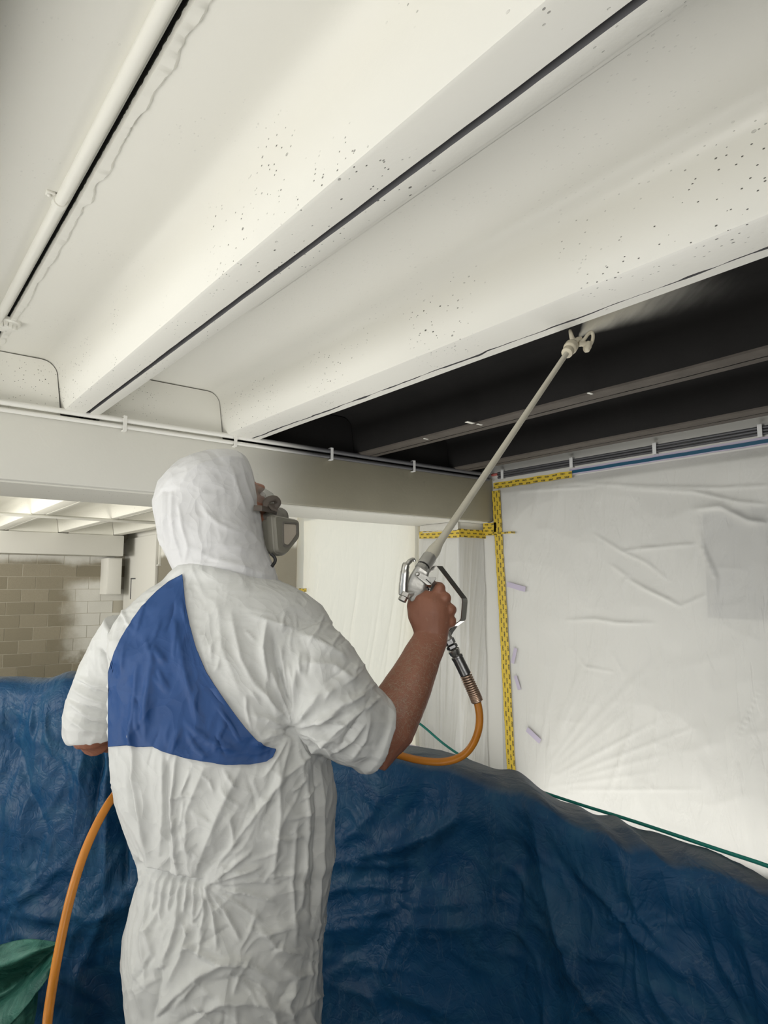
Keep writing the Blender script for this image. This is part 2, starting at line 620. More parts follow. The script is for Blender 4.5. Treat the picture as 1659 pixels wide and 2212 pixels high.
def loft(bm, pts, rad, n=20, view=None, cap=True, power=2.0):
    """tube through pts; rad = r or (across the view, along the view)"""
    P, T = frames(pts)
    view = FW if view is None else np.array(view, float)
    rings = []
    for i, (c, tg) in enumerate(zip(P, T)):
        s = np.cross(tg, view)
        if np.linalg.norm(s) < 1e-4:
            s = np.cross(tg, UP + 0.01)
        s /= np.linalg.norm(s)
        q = np.cross(s, tg)
        r = rad[i] if isinstance(rad, list) else rad
        ra, rb = r if isinstance(r, (list, tuple)) else (r, r)
        ring = []
        for k in range(n):
            a = 2 * math.pi * k / n
            ca, sa = math.cos(a), math.sin(a)
            e = 2.0 / power
            ca = math.copysign(abs(ca) ** e, ca)
            sa = math.copysign(abs(sa) ** e, sa)
            ring.append(bm.verts.new(Vector(c + s * ra * ca + q * rb * sa)))
        rings.append(ring)
    for a, b in zip(rings, rings[1:]):
        for k in range(n):
            bm.faces.new((a[k], a[(k + 1) % n], b[(k + 1) % n], b[k]))
    if cap:
        bm.faces.new(rings[0][::-1])
        bm.faces.new(rings[-1])
    return rings


def tube(name, pts, rad, mat, parent=None, n=16, **k):
    bm = bmesh.new()
    loft(bm, pts, rad, n, **k)
    return bm_obj(name, bm, mat, parent, True, 45)


def spline(pts, m=12):
    P = [np.array(q, float) for q in pts]
    P = [2 * P[0] - P[1]] + P + [2 * P[-1] - P[-2]]
    out = []
    for i in range(1, len(P) - 2):
        for k in range(m):
            u = k / m
            a, b, c, d = P[i - 1], P[i], P[i + 1], P[i + 2]
            out.append(0.5 * ((2 * b) + (-a + c) * u + (2 * a - 5 * b + 4 * c - d) * u * u + (-a + 3 * b - 3 * c + d) * u ** 3))
    out.append(P[-2])
    return out


def ellipsoid(bm, c, ax, n=24):
    """ax: three half-axis vectors"""
    r = bmesh.ops.create_uvsphere(bm, u_segments=n, v_segments=n // 2 + 2, radius=1)
    A = np.array(ax, float)
    for v in r['verts']:
        v.co = Vector(np.array(c) + v.co.x * A[0] + v.co.y * A[1] + v.co.z * A[2])


def remesh(bm, voxel, smooth_it=6, fac=0.5):
    me = bpy.data.meshes.new('tmp')
    bmesh.ops.recalc_face_normals(bm, faces=bm.faces)
    bm.to_mesh(me)
    bm.free()
    o = bpy.data.objects.new('tmp', me)
    COL.objects.link(o)
    m = o.modifiers.new('r', 'REMESH')
    m.mode = 'VOXEL'
    m.voxel_size = voxel
    s = o.modifiers.new('s', 'SMOOTH')
    s.factor, s.iterations = fac, smooth_it
    dg = bpy.context.evaluated_depsgraph_get()
    ev = o.evaluated_get(dg)
    em = bpy.data.meshes.new_from_object(ev, depsgraph=dg)
    bpy.data.objects.remove(o)
    return em


def get_co(me):
    a = np.empty(len(me.vertices) * 3)
    me.vertices.foreach_get('co', a)
    return a.reshape(-1, 3)


def get_no(me):
    a = np.empty(len(me.vertices) * 3)
    me.vertices.foreach_get('normal', a)
    return a.reshape(-1, 3)


def set_co(me, a):
    me.vertices.foreach_set('co', np.ascontiguousarray(a, float).ravel())
    me.update()


def grid_faces(nu, nv):
    i = np.arange(nu - 1)[:, None] * nv + np.arange(nv - 1)[None, :]
    return np.stack([i, i + 1, i + nv + 1, i + nv], -1).reshape(-1, 4)


# ------------------------------------------------------------------ the room
ZB, ZS = 2.30, 2.536                    # underside of the ribs, soffit of the pans
YB, YB2, YF = 3.246, 3.82, 11.05        # near beam front and back, far beam front
XW = 3.62                               # face of the right wall
RIBS = [(-1.02, -0.82), (-0.17, 0.02), (0.686, 0.850), (1.494, 1.690), (2.375, 2.515), (3.20, 3.355)]
GROOVE = [-0.88, -0.04, 0.788, 1.632, 2.455, 3.28]

floor = struct(box('floor', (-3.4, -2.8, -0.12), (XW + 0.25, 12.2, 0.0), M['floor']))
ceiling = struct(box('ceiling', (-3.6, -2.8, ZS + 0.03), (XW + 0.25, 12.2, ZS + 0.25), M['white_smooth']))


def section(ribs, x0, x1, gw):
    """cross-section polyline, groove points tagged"""
    pts = [(x0, ZS, 0)]
    for (l, r), g in ribs:
        dr, fr, eb = 0.022, 0.075, 0.012
        if l - dr - fr > x0:
            for k in range(8):
                a = math.pi / 2 * k / 7
                pts.append((l - dr - fr + fr * math.sin(a), ZS - fr + fr * math.cos(a), 0))
        if l > x0:
            pts += [(l, ZB + eb, 0), (l + eb * 0.3, ZB + eb * 0.3, 0), (l + eb, ZB, 0)]
        else:
            pts = []
        if g is not None:
            pts += [(g, ZB, -1), (g, ZB + 0.035, -1), (g, ZB + 0.035, 1), (g, ZB, 1)]
        if r < x1 - 1e-6:
            pts += [(r - eb, ZB, 0), (r - eb * 0.3, ZB + eb * 0.3, 0), (r, ZB + eb, 0)]
            for k in range(8):
                a = math.pi / 2 * (1 - k / 7)
                xx = r + dr + fr - fr * math.sin(a)
                if xx < x1:
                    pts.append((xx, ZS - fr + fr * math.cos(a), 0))
        else:
            pts += [(r - 0.001, ZB, 0)]
    if pts[-1][0] < x1 - 0.002:
        pts.append((x1, ZS, 0))
    return pts


def ceiling_panel(sec, y0, y1, mats, gw, seed, ny=60, rough=0.0):
    ys = np.linspace(y0, y1, ny)
    V = []
    for j, yy in enumerate(ys):
        for i, (xx, zz, g) in enumerate(sec):
            gx = 0
            if g:
                wv = gw
                if rough:
                    wv = max(0.0006, gw + rough * fbm(np.array([[yy * 9, 0.3, g * 3.1]]), seed, 3)[0])
                gx = g * wv
            wob = 0.0015 * vn(np.array([[yy * 2.5, xx * 3, zz * 3]]), seed)[0]
            V.append((xx + gx, yy, zz + wob))
    F = grid_faces(ny, len(sec))
    o = from_arrays('ceiling_panel', V, F, mats, ceiling, True, 28)
    gx_ = [q[0] for q in sec if q[2]]
    if len(mats) == 1 and gx_ and ny > 100:
        o.data.materials.append(M['groove'])
        for pl in o.data.polygons:
            if abs(pl.center.x - gx_[0]) < 0.02 and pl.center.z > ZB + 0.004:
                pl.material_index = 1
    if len(mats) > 1:
        for pl in o.data.polygons:
            z_ = sum(o.data.vertices[k].co.z for k in pl.vertices) / 4
            if z_ < ZB + 0.009:
                pl.material_index = 1
            elif z_ < ZB + 0.05 and abs(pl.normal.z) < 0.3 and len(mats) > 2:
                pl.material_index = 2
    return o


rg = list(zip(RIBS, GROOVE))
XJ = 0.387
ceiling_panel(section(rg[:2], -3.4, XJ - 0.006, 0), -2.6, YB + 0.1, [M['white_paint']], 0.006, 1, 40)
ceiling_panel(section(rg[2:3], XJ + 0.006, 1.10, 0), -2.6, YB + 0.1, [M['white_paint']], 0.0085, 2, 200, 0.0010)
ceiling_panel(section([((1.494, 1.690), 1.645)], 1.10, 1.690, 0), -2.6, YB + 0.1, [M['white_paint']], 0.0036, 3, 600, 0.0065)
# bare part: right flank of the second rib, two more ribs up to the wall
sec = section([((1.0, 1.690), None)] + rg[4:6], 1.2, XW, 0)
k0 = min(i for i, q in enumerate(sec) if q[0] >= 1.688)
ceiling_panel([(1.690, ZB + 0.001, 0)] + sec[k0:], -2.6, YB + 0.1, [M['bare_dark'], M['bare_edge']], 0.004, 4, 120, 0.002)
# the bay beyond the beam
ceiling_panel(section([(r, g) for r, g in rg], -3.4, XW, 0), YB2 - 0.12, YF + 0.1, [M['white_smooth']], 0.008, 5, 30)

# ragged filler along the joint in the first pan
V, nseg = [], 420
ys = np.linspace(-0.5, YB, nseg)
a1 = 0.028 + 0.008 * fbm(np.stack([ys * 14, ys * 0, ys * 0 + 2], -1), 5, 5)
for j, yy in enumerate(ys):
    e = a1[j]
    V += [(XJ + 0.004 + 0.002 * random.random(), yy, ZS + 0.004), (XJ + 0.008, yy, ZS - 0.009 - 0.003 * random.random()),
          (XJ + 0.008 + e * 0.75, yy, ZS - 0.006 - 0.004 * random.random()), (XJ + 0.008 + e, yy, ZS + 0.002)]
from_arrays('joint_filler', V, grid_faces(nseg, 4), M['white_paint'], ceiling, True, 40)
box('joint_gap', (XJ - 0.006, -2.55, ZS + 0.012), (XJ + 0.006, YB + 0.05, ZS + 0.028), M['gap'], ceiling)

for px, py, lx, ly in ((1015, 913, .05, .022), (1036, 917, .035, .014), (1275, 850, .03, .012), (920, 948, .03, .012)):
    q = on_axis(px, py, 2, ZB - 0.001)
    box('paint_smear', (q[0] - lx / 2, q[1] - ly / 2, ZB - 0.0025), (q[0] + lx / 2, q[1] + ly / 2, ZB + 0.001), M['white_smooth'], ceiling, 0.001)

# infill between the ribs over the beam
def infill(x0, x1, mat, y):
    pr = []
    dr, fr = 0.022, 0.07
    xs0, xs1 = x0 + 0.004, x1 - 0.004
    zt = ZS - 0.006
    pts = [(xs0, ZB - 0.02), (xs1, ZB - 0.02)]
    for k in range(7):
        a = math.pi / 2 * k / 6
        pts.append((xs1 - dr - fr + fr * math.cos(a), zt - fr + fr * math.sin(a)))
    for k in range(7):
        a = math.pi / 2 + math.pi / 2 * k / 6
        pts.append((xs0 + dr + fr + fr * math.cos(a), zt - fr + fr * math.sin(a)))
    bm = bmesh.new()
    fa = [bm.verts.new((px, y, pz)) for px, pz in pts]
    fb = [bm.verts.new((px, y + 0.12, pz)) for px, pz in pts]
    bm.faces.new(fa)
    bm.faces.new(fb[::-1])
    for k in range(len(pts)):
        bm.faces.new((fa[k], fa[(k + 1) % len(pts)], fb[(k + 1) % len(pts)], fb[k]))
    return bm_obj('infill_panel', bm, mat, beam, False)


beam = struct(box('trim_1', (-3.4, YB, 1.955), (XW, YB2, ZB - 0.022), M['beam'], None, 0.012))
box('beam_underside', (-3.39, YB + 0.03, 1.947), (XW - 0.005, YB2 - 0.01, 1.9545), M['white_smooth'], beam)
box('joint_gap', (-3.38, YB + 0.10, ZB - 0.02), (XW - 0.01, YB2 - 0.1, ZS + 0.02), M['gap'], beam)
for i in range(len(RIBS) - 1):
    infill(RIBS[i][1], RIBS[i + 1][0], M['white_paint'] if i < 3 else M['bare_dark'], YB + 0.025)
struct(beam)

farbeam = struct(box('trim_2', (-3.2, YF, 1.955), (3.36, YF + 0.5, ZB - 0.01), M['wall_white'], None, 0.012))
for i in range(len(RIBS) - 1):
    o = infill(RIBS[i][1], RIBS[i + 1][0], M['white_smooth'], YF + 0.03)
    o.parent = farbeam

wall_left = struct(box('wall_left', (-3.4, -2.6, 0), (-3.2, 12.2, 1.25), M['wall_dark']))
for yy in (-2.4, 1.9, 6.2, 10.6):
    box('post', (-3.4, yy - 0.2, 1.25), (-3.2, yy + 0.2, ZS + 0.02), M['wall_white'], wall_left)
wall_front = struct(box('wall_front', (-3.4, -2.8, 0), (XW + 0.2, -2.6, ZS + 0.02), M['wall_dark']))
# right wall: solid, a window opening in the next bay, then bare render
wall_right = struct(box('wall_right', (XW, -2.6, 0), (XW + 0.2, 4.08, ZS + 0.02), M['wall_white']))
box('wall_section', (XW, 5.97, 0), (XW + 0.2, 12.2, ZS + 0.02), M['bare_wall'], wall_right)
box('wall_section', (XW, 4.08, 2.32), (XW + 0.2, 5.97, ZS + 0.02), M['wall_white'], wall_right)

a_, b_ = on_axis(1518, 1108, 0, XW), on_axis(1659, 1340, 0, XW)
box('shade_board', (XW - 0.002, b_[1] - 1.2, b_[2]), (XW + 0.01, a_[1], a_[2]), M['floor'], wall_right)  # grey board added behind the film to darken it like a shadow patch

# far wall of blocks
wall_back = struct(box('wall_back', (-3.2, 11.701, 0), (XW, 12.0, ZS + 0.02), M['mortar']))
bmeshes = []
for k in range(3):
    bm = bmesh.new()
    add_box(bm, (0, -0.012 - 0.002 * k, 0), (0.393, 0.05, 0.194), 0.003)
    o = bm_obj('block', bm, M['block'], wall_back)
    bmeshes.append(o.data)
    if k == 0:
        first = o
    else:
        bpy.data.objects.remove(o)
cnt = 0
for row in range(12):
    for c_ in range(9):
        x0 = 0.02 + c_ * 0.4 + (0.2 if row % 2 else 0)
        if x0 + 0.388 > XW:
            continue
        if cnt == 0:
            o = first
        else:
            o = first.copy()
            o.data = bmeshes[cnt % 3]
            COL.objects.link(o)
        o.location = (x0, 11.71, 0.02 + row * 0.2)
        o.parent = wall_back
        o.matrix_parent_inverse = Matrix.Identity(4)
        cnt += 1

# pier at the end of the near beam, wrapped in film
pier = struct(box('trim_3', (3.36, 3.35, 0), (XW, 3.77, 1.9465), M['wall_white'], None, 0.004))
bm = bmesh.new()
add_box(bm, (3.335, 3.33, 1.885), (3.36, 3.70, 1.945))
add_box(bm, (3.325, 3.33, 1.885), (3.335, 3.70, 1.890))
bm_obj('metal_track', bm, M['steel'], pier)

# window in the next bay behind film
win = struct(box('window_1', (XW + 0.10, 4.08, 0.0), (XW + 0.16, 4.14, 2.32), M['wall_white']))
box('window_frame', (XW + 0.10, 5.91, 0.0), (XW + 0.16, 5.97, 2.32), M['wall_white'], win)
box('window_frame', (XW + 0.10, 4.14, 0.0), (XW + 0.16, 5.91, 0.06), M['wall_white'], win)


# ------------------------------------------------------------------ plastic sheeting
def wall_sheet(name, x, y0, y1, z0, z1, mat, st, amp, seed, nu=220, nv=180, lines=(1.0, 1.0)):
    yy, zz = np.meshgrid(np.linspace(y0, y1, nu), np.linspace(z0, z1, nv), indexing='ij')
    P = np.stack([np.full_like(yy, x), yy, zz], -1).reshape(-1, 3)
    pix = project(P)
    hgt = 0.012 + amp * (0.5 + 0.5 * fbm(P * (1, 2.2, 1.3), seed, 3)) + amp * 0.7 * ridged(P * np.array([1, 3.0 * lines[0], 2.2 * lines[1]]) + 0.4 * fbm(P * 1.5, seed + 4, 2)[:, None], seed + 9, 2)
    hgt = hgt + strokes(pix, [(a_, b_ * 0.6, c_ * 0.5) for a_, b_, c_ in st])
    e = np.minimum.reduce([(P[:, 1] - y0) / 0.05, (y1 - P[:, 1]) / 0.05, (z1 - P[:, 2]) / 0.05, np.full(len(P), 1.0)])
    P[:, 0] -= 0.003 + np.maximum(hgt, 0) * np.clip(e, 0, 1)
    return from_arrays(name, P, grid_faces(nu, nv), mat)


rng = np.random.RandomState(3)
fans = []
for k in range(15):                      # pleats gathering at the foot of the yellow tape
    ang = -1.5 + k * 0.105 + rng.uniform(-0.07, 0.07)
    L0, L1 = rng.uniform(30, 120), rng.uniform(230, 430)
    ox, oy = 1150, 1705
    fans.append(([(ox + L0 * math.cos(ang), oy + L0 * math.sin(ang)), (ox + L1 * math.cos(ang), oy + L1 * math.sin(ang))], rng.uniform(4, 7), rng.uniform(0.003, 0.008)))
wr = [([(1355, 1190), (1420, 1183), (1505, 1176)], 4, .016), ([(1290, 1155), (1350, 1192), (1400, 1215), (1450, 1255)], 5, .014),
      ([(1365, 1252), (1400, 1272), (1450, 1296), (1475, 1310)], 6, .022), ([(1475, 1310), (1530, 1285)], 5, .012),
      ([(1230, 1340), (1290, 1337), (1340, 1345), (1420, 1346)], 6, .018), ([(1325, 1220), (1360, 1245), (1350, 1275)], 6, .014),
      ([(1130, 1062), (1210, 1056), (1290, 1052)], 3, .012), ([(1260, 1045), (1400, 1052), (1560, 1055), (1659, 1050)], 4, .012),
      ([(1350, 1055), (1500, 1062), (1600, 1085), (1659, 1090)], 5, .014), ([(1510, 1100), (1560, 1095), (1620, 1125), (1659, 1130)], 9, .03),
      ([(1505, 1105), (1520, 1180), (1550, 1250), (1545, 1330)], 8, .024), ([(1330, 1410), (1350, 1450), (1352, 1465)], 5, .012),
      ([(1650, 1480), (1600, 1590)], 4, .014), ([(1440, 1380), (1430, 1500), (1410, 1700)], 7, .014), ([(1380, 1400), (1375, 1560), (1300, 1760)], 6, .012),
      ([(1240, 1400), (1270, 1440), (1330, 1450)], 5, .010), ([(1540, 1400), (1535, 1560), (1530, 1700)], 5, .012), ([(1600, 1650), (1605, 1690)], 4, .014)]
ysh = on_axis(1076, 1052, 0, XW)[1]
sheet = tag(wall_sheet('plastic_sheet', XW, -2.5, ysh, 0.012, 2.205, M['film'], fans + wr, 0.010, 11, 420, 240), 'large translucent plastic sheet taped over the right-hand wall', 'plastic sheet', 'masking film')
wf = []
for k in range(16):
    x0 = 650 + k * 17 + rng.uniform(-8, 8)
    wf.append(([(x0 + 35, 1230 + rng.uniform(-60, 120)), (x0, 1500 + rng.uniform(-60, 90))], 3.5, rng.uniform(.010, .022)))
for k in range(10):
    wf.append(([(905 + k * 3, 1310 + k * 8), (960 + k * 14, 1640)], 4, .012))
tag(wall_sheet('plastic_sheet', XW, 3.80, 6.02, 0.012, 2.42, M['film_window'], wf, 0.012, 23, 200, 160), 'bright backlit plastic sheet over the opening beyond the beam', 'plastic sheet', 'masking film')

# film round the pier: two faces of one sheet
nu, nv = 120, 160
V = []
for i in range(nu):
    s = i / (nu - 1)
    for j in range(nv):
        z_ = 0.01 + 1.865 * j / (nv - 1)
        L = 0.42 + 0.30
        d_ = s * L
        if d_ < 0.42:
            q, nrm = np.array([3.352, 3.77 - d_, z_]), np.array([-1, 0, 0.0])
        else:
            q, nrm = np.array([3.352 + (d_ - 0.42) * 0.85, 3.345, z_]), np.array([0, -1.0, 0])
        c_ = abs(d_ - 0.42)
        V.append((q, nrm, c_, z_, d_))
Pq = np.array([v[0] for v in V])
Nq = np.array([v[1] for v in V])
cq = np.array([v[2] for v in V])
zq = np.array([v[3] for v in V])
dq = np.array([v[4] for v in V])
hq = ridged(np.stack([dq * 14 + (1.9 - zq) * dq * 4, zq * 1.1, dq * 0], -1), 40, 2) * 0.020 * np.clip((1.875 - zq) / 0.5, 0, 1)
Pq = Pq + Nq * (0.004 + hq * np.clip(cq / 0.03, 0.2, 1))[:, None]
tag(from_arrays('plastic_sheet', Pq, grid_faces(nu, nv), M['film']), 'plastic sheet wrapped around the pier under the beam end', 'plastic sheet', 'masking film')


# ------------------------------------------------------------------ tape strips
def strip(name, pts, width, off, mat, label, cat, across, group=None, thick=0.0006):
    """ribbon of tape through pts; off = outward direction, across = width direction"""
    off, across = np.array(off, float), np.array(across, float)
    bm = bmesh.new()
    uvl = bm.loops.layers.uv.new('UVMap')
    rows, L = [], 0.0
    prev = None
    for q in pts:
        q = np.array(q, float)
        if prev is not None:
            L += np.linalg.norm(q - prev)
        prev = q
        rows.append(([bm.verts.new(Vector(q + across * s * width / 2 + off * o)) for s, o in ((-1, 0), (-1, thick), (1, thick), (1, 0))], L))
    for (a, la), (b, lb) in zip(rows, rows[1:]):
        for k in range(4):
            f = bm.faces.new((a[k], a[(k + 1) % 4], b[(k + 1) % 4], b[k]))
            for lp in f.loops:
                i = a.index(lp.vert) if lp.vert in a else b.index(lp.vert)
                lp[uvl].uv = (la if lp.vert in a else lb, (0 if i < 2 else width) + 0.004)
    bm.faces.new(rows[0][0])
    bm.faces.new(rows[-1][0][::-1])
    return tag(bm_obj(name, bm, mat), label, cat, group)


XT = XW - 0.030
YA = np.array([0, 1.0, 0])
def wl(px, py, x=XT): return on_axis(px, py, 0, x)
NX = (-1, 0, 0)
def jig(a, b, n=14, am=0.002, s=0):
    return [np.array(a) + (np.array(b) - np.array(a)) * k / n + np.array([0, am * math.sin(k * 2.3 + s), am * math.sin(k * 1.7 + s)]) for k in range(n + 1)]
strip('tape_strip', jig(wl(1071, 1060), wl(1083, 1268)), 0.075, NX, M['caution'], 'yellow printed tape running down from the top corner of the large sheet', 'tape', YA, 'yellow printed tape')
strip('tape_strip', jig(wl(1083, 1262, XT - .002), wl(1106, 1698, XT - .002)), 0.075, NX, M['caution'], 'long lower yellow printed tape ending at the blue tarp', 'tape', YA, 'yellow printed tape')
strip('tape_strip', jig(wl(1066, 1050, XT - .001), wl(1236, 1024, XT - .001)), 0.044, NX, M['caution'], 'yellow printed tape along the top of the large sheet', 'tape', UP, 'yellow printed tape')
strip('tape_strip', jig(wl(1064, 1152, XT - .003), wl(1113, 1150, XT - .003), 6), 0.014, NX, M['caution'], 'narrow loose yellow tape tail crossing onto the large sheet', 'tape', UP, 'yellow printed tape')
a, b = on_axis(906, 1156, 0, 3.33), on_axis(992, 1153, 0, 3.33)
strip('tape_strip', jig(a, b, 8, 0.001), 0.055, NX, M['caution'], 'yellow printed tape around the wrapped pier below the metal track', 'tape', UP, 'yellow printed tape')

a, b = on_axis(992, 1151, 1, 3.325), on_axis(1054, 1155, 1, 3.325)
strip('tape_strip', jig(a, b, 8, 0.001), 0.060, (0, -1, 0), M['caution'], 'yellow printed tape on the shaded front of the pier', 'tape', UP, 'yellow printed tape')
strip('tape_strip', jig(wl(1044, 1144), wl(1071, 1142), 5), 0.09, NX, M['caution'], 'short yellow tape patch in the corner beside the pier', 'tape', UP, 'yellow printed tape')
strip('tape_strip', jig(wl(645, 1275, XW - .05), wl(662, 1275, XW - .05), 5), 0.035, NX, M['caution'], 'short yellow tape at the far edge of the backlit sheet', 'tape', UP, 'yellow printed tape')
strip('tape_strip', jig(wl(1230, 1020, XT + .006), wl(1820, 925, XT + .006), 20, .001), 0.040, NX, M['lavender'], 'long lavender masking tape along the top of the large sheet', 'tape', UP, 'lavender tape')
strip('tape_strip', jig(wl(1236, 1019.5, XT + .004), wl(1820, 926.5, XT + .004), 20, .0006), 0.020, NX, M['blue_tape'], 'thin blue tape line along the top of the large sheet', 'tape', UP)
for (x0, y0, x1, y1, wd, lb) in ((1095, 1262, 1135, 1273, .036, 'lavender tape piece, uppermost beside the yellow tape'),
                                 (1114, 1400, 1107, 1433, .028, 'lavender tape piece nearly upright near the yellow tape'),
                                 (1113, 1460, 1122, 1490, .028, 'small crumpled lavender tape piece below the upright one'),
                                 (1138, 1575, 1167, 1602, .036, 'slanted lavender tape piece low on the large sheet')):
    a, b = wl(x0, y0, XT - .004), wl(x1, y1, XT - .004)
    dv = (b - a) / np.linalg.norm(b - a)
    strip('tape_strip', jig(a, b, 4, .001), wd, NX, M['lavender'], lb, 'tape', np.cross(dv, (1, 0, 0)), 'lavender tape')
a, b = on_axis(880, 1617, 0, XW - .04), on_axis(906, 1622, 0, XW - .04)
strip('tape_strip', jig(a, b, 4, .001), 0.07, NX, M['lavender'], 'lavender tape piece just above the tarp behind the forearm', 'tape', UP, 'lavender tape')


# ------------------------------------------------------------------ conduits and cables
def run(name, pts, r, mat, parent=None, label=None, cat=None, group=None):
    o = tube(name, pts, r, mat, parent, 12)
    if label:
        tag(o, label, cat, group)
    return o


zt = on_axis(270, 919, 1, YB)[2]
for k, (dz, rr, lb) in enumerate(((0.022, 0.0135, 'upper conduit along the front of the long beam'), (-0.012, 0.0105, 'lower conduit along the front of the long beam'))):
    pts = [(xx, YB - 0.014, zt + dz - 0.001 * math.sin(xx * 3 + k)) for xx in np.linspace(-2.5, XW - 0.06, 30)]
    cnd = run('conduit', pts, rr, M['conduit'], None, lb, 'conduit', 'beam conduits')
for i, px in enumerate((-60, 270, 510, 718, 895)):
    xx = on_axis(px, 925 + i, 1, YB - 0.03)[0]
    bm = bmesh.new()
    add_box(bm, (xx - 0.009, YB - 0.031, zt - 0.030), (xx + 0.009, YB - 0.027, zt + 0.042), 0.001)
    add_box(bm, (xx - 0.009, YB - 0.030, zt + 0.037), (xx + 0.009, YB, zt + 0.042), 0.001)
    add_box(bm, (xx - 0.009, YB - 0.030, zt - 0.034), (xx + 0.009, YB, zt - 0.028), 0.001)
    tag(bm_obj('cable_clip', bm, M['conduit'] if i < 3 else M['white_clip']),
        ['white clip on the beam conduits at the far left', 'white clip on the beam conduits left of the hood', 'white clip on the beam conduits just above the hood',
         'white clip on the grey beam conduits right of the hood', 'white clip on the grey beam conduits nearest the pier'][i], 'clip', 'conduit clips')

zc = on_axis(1412, 969.5, 0, XW - 0.015)[2]
for k, (dz, rr, lb) in enumerate(((0.0165, 0.0078, 'top grey cable along the right wall'), (0.0, 0.0078, 'middle grey cable along the right wall'), (-0.0165, 0.0078, 'bottom grey cable along the right wall'))):
    pts = [(XW - rr - 0.002, yy, zc + dz + 0.0006 * math.sin(yy * 5 + k)) for yy in np.linspace(-2.5, YB - 0.06, 30)]
    run('cable', pts, rr, M['grey_cable'], None, lb, 'cable', 'wall cables')
for i, (px, py) in enumerate(((1083, 1024), (1232, 1000), (1412, 972), (1640, 935))):
    yy = on_axis(px, py, 0, XW - 0.03)[1]
    bm = bmesh.new()
    add_box(bm, (XW - 0.024, yy - 0.012, zc - 0.034), (XW - 0.020, yy + 0.012, zc + 0.034), 0.001)
    add_box(bm, (XW - 0.023, yy - 0.012, zc + 0.028), (XW, yy + 0.012, zc + 0.034), 0.001)
    add_box(bm, (XW - 0.023, yy - 0.012, zc - 0.034), (XW, yy + 0.012, zc - 0.028), 0.001)
    tag(bm_obj('cable_clip', bm, M['white_clip']), ['white clip on the wall cables in the corner', 'white clip on the wall cables above the end of the yellow tape',
        'white clip on the wall cables above the blue tape line', 'white clip on the wall cables at the right edge'][i], 'clip', 'cable clips')
pts = [on_axis(1050, 1030, 0, XW - 0.02), on_axis(1072, 1030, 0, XW - 0.02)]
run('cable_end', [(XW - 0.012, YB - 0.058, zc + 0.01), (XW - 0.012, YB - 0.004, zc + 0.01)], 0.010, M['red_cable'], None, 'red cable end in the corner beside the grey cables', 'cable')

# conduit on the soffit beside the joint
pc = tag(tube('ceiling_conduit', [(0.352, yy, ZS - 0.020) for yy in np.linspace(-0.5, YB, 24)], 0.0145, M['pipe_white'], None, 16), 'white painted conduit running beside the ceiling joint', 'conduit')
tube('backing_strip', [(0.370, yy, ZS - 0.005) for yy in np.linspace(-0.5, YB, 24)], (0.008, 0.0045), M['pipe_white'], pc, 10)
ps = on_axis(64, 424, 2, ZS - 0.03)
sd = thing('saddle_clip', 'white saddle clip holding the ceiling conduit', 'clip', (0.352, ps[1], ZS))
tube('strap', [(0.352, ps[1] - 0.012, ZS - 0.020), (0.352, ps[1] + 0.012, ZS - 0.020)], 0.0185, M['pipe_white'], sd, 18)
box('lug', (0.318, ps[1] - 0.011, ZS - 0.007), (0.340, ps[1] + 0.011, ZS), M['pipe_white'], sd, 0.002)
bm = bmesh.new()
ellipsoid(bm, (0.326, ps[1], ZS - 0.010), ((0.006, 0, 0), (0, 0.006, 0), (0, 0, 0.005)), 10)
bm_obj('screw', bm, M['pipe_white'], sd, True)

# round fitting on the soffit, half out of the frame
pd = on_axis(8, 703, 2, ZS - 0.02)
dt = thing('ceiling_fitting', 'round white painted fitting on the ceiling at the left edge', 'ceiling fitting', (pd[0], pd[1], ZS))
def lathe(bm, c, prof, n=32):
    rings = [[bm.verts.new((c[0] + r * math.cos(2 * math.pi * k / n), c[1] + r * math.sin(2 * math.pi * k / n), c[2] + h)) for k in range(n)] for r, h in prof]
    for a, b in zip(rings, rings[1:]):
        for k in range(n):
            bm.faces.new((a[k], a[(k + 1) % n], b[(k + 1) % n], b[k]))
    bm.faces.new(rings[0]); bm.faces.new(rings[-1])
bm = bmesh.new()
lathe(bm, (pd[0], pd[1], ZS), [(0.058, 0.0), (0.058, -0.012), (0.050, -0.018), (0.044, -0.030), (0.030, -0.036)])
bm_obj('base', bm, M['white_paint'], dt, True, 40)
bm = bmesh.new()
for k in range(7):
    a = -2.6 + k * 0.35
    add_box(bm, (pd[0] + 0.046 * math.cos(a) - 0.006, pd[1] + 0.046 * math.sin(a) - 0.005, ZS - 0.036 - 0.004 * (k % 3)), (pd[0] + 0.046 * math.cos(a) + 0.006, pd[1] + 0.046 * math.sin(a) + 0.006, ZS - 0.018), 0.001)
bm_obj('flaking_paint', bm, M['white_paint'], dt)

# the bay beyond: cross conduit, box on the wall, bracket
run('conduit', [(xx, 8.35, ZB - 0.02) for xx in np.linspace(-3, XW - 0.01, 12)], 0.02, M['pipe_white'], None, 'white conduit crossing under the ribs of the far bay', 'conduit', 'far conduits')
cb = thing('wall_box', 'white box fixed high in the far corner under the beam', 'cabinet', (3.3, 11.69, 1.33))
box('body', (3.19, 11.30, 1.33), (3.42, 11.69, 1.93), M['wall_white'], cb, 0.006)
box('door', (3.20, 11.285, 1.345), (3.41, 11.299, 1.915), M['wall_white'], cb, 0.003)
bm = bmesh.new()
add_box(bm, (XW - 0.03, 10.05, 1.78), (XW, 10.08, 2.28), 0.002)
add_box(bm, (XW - 0.05, 10.03, 1.78), (XW, 10.10, 1.80), 0.002)
tag(bm_obj('pipe_bracket', bm, M['pipe_white']), 'thin white pipe down the wall of the far bay', 'pipe')
wp_ = thing('white_board', 'white panel standing against the far right wall', 'panel', (XW, 10.9, 0))
